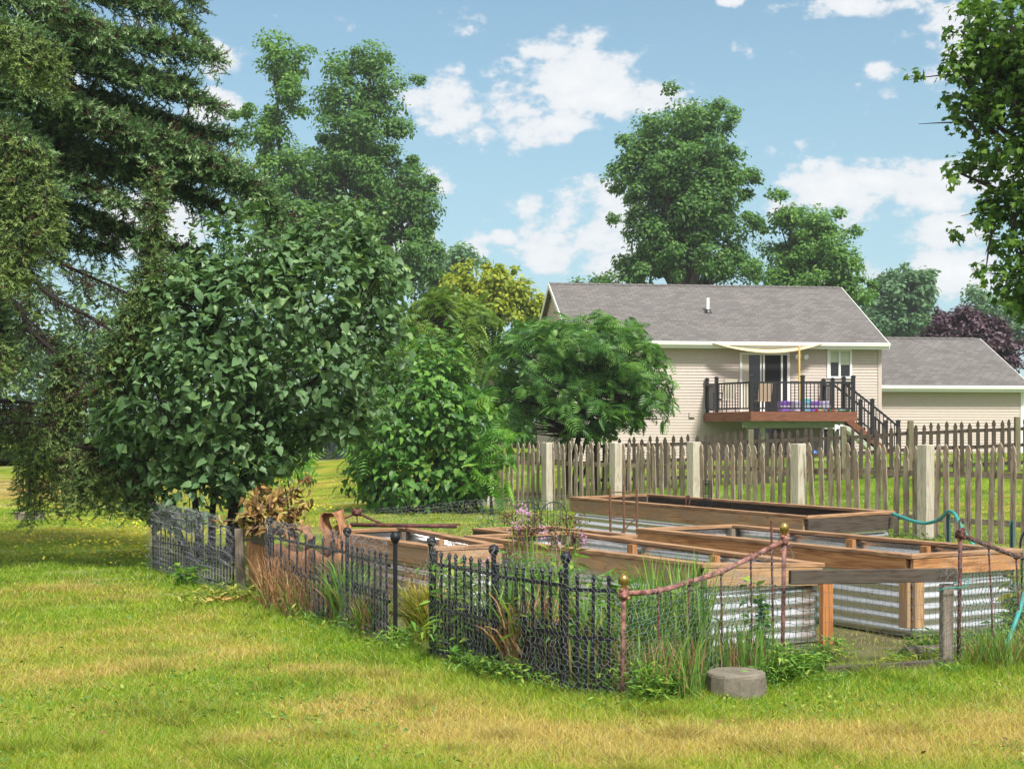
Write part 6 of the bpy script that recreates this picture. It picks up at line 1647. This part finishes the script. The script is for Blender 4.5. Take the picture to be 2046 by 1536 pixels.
clump('tall_grass', 'upright green grass behind the iron fence right of the gap', 'grass clump', (-.05, 9.7), [('blades', 200, (.4, .75), .22, .011, 'blade_green', .5, .22), ('yellow_blades', 70, (.3, .6), .2, .010, 'blade_yellow', .5, .2)])
leafy('seedling', 'tiny green seedling in the soil of the far raised bed', 'seedling', P(1536, 0, 16.6).xy, 4, .70, .05, 5, .05, 'blade_green')
leafy('leafy_weed', 'small green weed by the foot of the leftmost fence panel', 'weed', (-3.42, 15.05), 5, .30, .22, 8, .10, 'weed', tv=HEART_V)
# clover and broad weeds dotted through the mown lawn
n = 15000; py2 = 1010 + 570 * rng.random(n) ** .8; d2 = CH * F / (py2 - HOR); x2 = (-100 + 2250 * rng.random(n) - CX) / F * d2
k = (vnoise(x2, d2, 1.1, 44) * .6 + vnoise(x2, d2, 4, 45) * .4 > .60) & ~in_poly(x2, d2, GARDEN); x2, d2 = x2[k], d2[k]; n = len(x2)
M = mats_from(rnd3(n) * [1, 1, .25], UP + rnd3(n) * .5, np.stack([x2, d2, .012 + .028 * rng.random(n)], 1), .026 * (.5 + rng.random(n)) * np.maximum(1, d2 / 10))
o = part('lawn_weeds', inst_mesh('lawn_weeds', DIA_V, DIA_F, M, rng.random(n)), MAT['weed']); tag(o, 'small broad-leaved weeds and clover in the lawn', 'weeds', kind='stuff')
n = 350; py2 = 1130 + 430 * rng.random(n); d2 = CH * F / (py2 - HOR); x2 = (-100 + 2250 * rng.random(n) - CX) / F * d2
k = ~in_poly(x2, d2, GARDEN); x2, d2 = x2[k], d2[k]; n = len(x2)
M = mats_from(rnd3(n) * [1, 1, .2], UP + rnd3(n) * .5, np.stack([x2, d2, .02 + .02 * rng.random(n)], 1), .03 * (.5 + rng.random(n)))
o = part('lawn_litter', inst_mesh('lawn_litter', DIA_V, DIA_F, M, rng.random(n) * .8), MAT['dry_leaf']); tag(o, 'bits of dead leaf scattered over the mown lawn', 'leaves', kind='stuff')
# phlox
T = leafy('phlox_plant', 'leafy phlox with pink flower heads and brown seed heads behind the iron fence', 'flower', (.20, 9.95), 46, .84, .42, 14, .13, 'weed')
heads = [(1043, 1021, 1), (1050, 1026, 1), (1031, 1050, 1), (1083, 1061, 1), (1108, 1084, 1), (1160, 1076, 1), (973, 1121, 1), (992, 1158, 1)] + [(random.randint(1005, 1165), random.randint(1032, 1104), 0) for _ in range(26)]
mb = MB(); mats_p, mats_b = [], []
for px, py, pink in heads:
    c = P(px, py, 9.9 + random.uniform(-.12, .12)); f_ = Vector((.2 + (c.x - .2) * .5, 9.95, .02)); mb.tube(bez(f_, f_.lerp(c, .6) + Vector((0, 0, .15)), c, 6), .0032, 4, False)
    n = 40 if pink else 60; L_ = np.array(c)[None] + rnd3(n) * (.022 if pink else .026)
    (mats_p if pink else mats_b).append(mats_from(rnd3(n), rnd3(n) + UP * .3 - np.array([0, .6, 0]), L_, (.020 if pink else .018) * (.7 + .6 * rng.random(n))))
mb.build('flower_stems', MAT['blade_green'], T, fix=False)
for i, m in enumerate(mats_p):
    part('flower_head', inst_mesh('flower_head', DIA_V, DIA_F, m, rng.random(len(m))), MAT['petal'], T)
m = np.concatenate(mats_b)
tag(part('seed_heads', inst_mesh('seed_heads', DIA_V, DIA_F, m, rng.random(len(m))), MAT['seedhead'], T), kind='stuff')
# heap of cut withered branches
T = thing('withered_branches', 'heap of cut branches with withered tan leaves on the planks by the lilac', 'branches', (-2.45, 13.9, .55))
mb = MB(); L_, D_ = [], []
root = P(545, 1062, 13.95)
for i in range(26):
    e = P(random.gauss(545, 42), random.gauss(1018, 22), 13.95 + random.uniform(-.25, .25))
    if i < 4: e = P((590, 560, 490, 520)[i], (985, 980, 1000, 990)[i], 13.95)
    if i == 4: e = P(615, 960, 13.95)
    r_ = root + Vector((random.uniform(-.22, .22), random.uniform(-.2, .2), random.uniform(-.05, .05))); pts = bez(r_, r_.lerp(e, .5) + Vector((0, 0, .06)), e, 5); mb.tube(pts, [.007, .006, .005, .004, .002], 5, False)
    for k in range(24):
        p = Vector(pts[1 + k % 4]) + Vector(rnd3(1)[0] * .03); L_.append(p); D_.append(rnd3(1)[0] * .5 - UP * .7)
mb.build('sticks', MAT['twig_dry'], T, fix=False)
n = len(L_); cv = [(x, y * .55, z * 2.2 - .15 * x * x) for x, y, z in HEART_V]
M = mats_from(np.array(D_), rnd3(n) + np.array([0, -.5, .2]), np.array(L_), .10 * (.6 + .7 * rng.random(n))); leafset(T, cv, HEART_F, M, MAT['dry_leaf'], 'leaf', 300, 'leaves')
n = 60; g = G(462, 1204)
M = mats_from(rnd3(n) * [1, 1, .2], UP + rnd3(n) * .4, np.stack([g.x + rng.normal(size=n) * .16, g.y + rng.normal(size=n) * .08, .02 + .03 * rng.random(n)], 1), .07 * (.5 + rng.random(n)))
o = part('fallen_leaves', inst_mesh('fallen_leaves', cv, HEART_F, M, rng.random(n) * .5), MAT['dry_leaf']); tag(o, 'small scatter of dead brown leaves on the grass by the yellow weed', 'leaves', kind='stuff')
# stump on the far lawn, and yellow wildflowers around it
g = G(60, 1037)
prof = [(.30, -.03), (.285, .03), (.27, .10), (.262, .135), (.02, .14)]
mb = MB(); mb.lathe(prof, 14, g); me = mb.mesh('tree_stump')
bm = bmesh.new(); bm.from_mesh(me); bmesh.ops.subdivide_edges(bm, edges=list(bm.edges), cuts=1, use_grid_fill=True)
for v in bm.verts: v.co += Vector((random.uniform(-1, 1), random.uniform(-1, 1), random.uniform(-1, 1))) * .012
bm.to_mesh(me); bm.free()
tag(part('tree_stump', me, MAT['grey_post']), 'low sawn grey tree stump on the lawn at the far left', 'stump')
n = 1300; cx = [(-6.6, 24.5, 1.3), (-6.0, 20.5, 1.0), (-7.8, 22.5, 1.0), (-4.9, 18.6, .7), (-5.2, 22.5, 1.0), (-3.6, 30.5, 1.2)]
i = rng.integers(len(cx), size=n); c = np.array(cx)[i]
x = c[:, 0] + rng.normal(size=n) * c[:, 2] * .7; y = c[:, 1] + rng.normal(size=n) * c[:, 2] * .8
M = mats_from(rnd3(n) * [1, 1, .3], UP + rnd3(n) * .4, np.stack([x, y, .05 + .09 * rng.random(n)], 1), .055 * (.5 + rng.random(n)))
o = part('yellow_wildflowers', inst_mesh('yellow_wildflowers', DIA_V, DIA_F, M, rng.random(n)), MAT['petal_yellow']); tag(o, 'drifts of tiny yellow flowers in the lawn near the spruce', 'flowers', kind='stuff')

# ------------------------------------------------------------------ humid summer air
t = NT('air')
pv = t.n('ShaderNodeVolumePrincipled', {'Color': (0.88, 0.94, 1.0, 1), 'Density': 0.0005, 'Anisotropy': 0.2})
t.t.links.new(pv.outputs[0], t.out.inputs['Volume'])
hz = MB().box(-250, 250, -70, 430, -1.2, 30).build('haze', t.m); tag(hz, 'thin humid haze softening the distant trees', 'haze', kind='stuff')
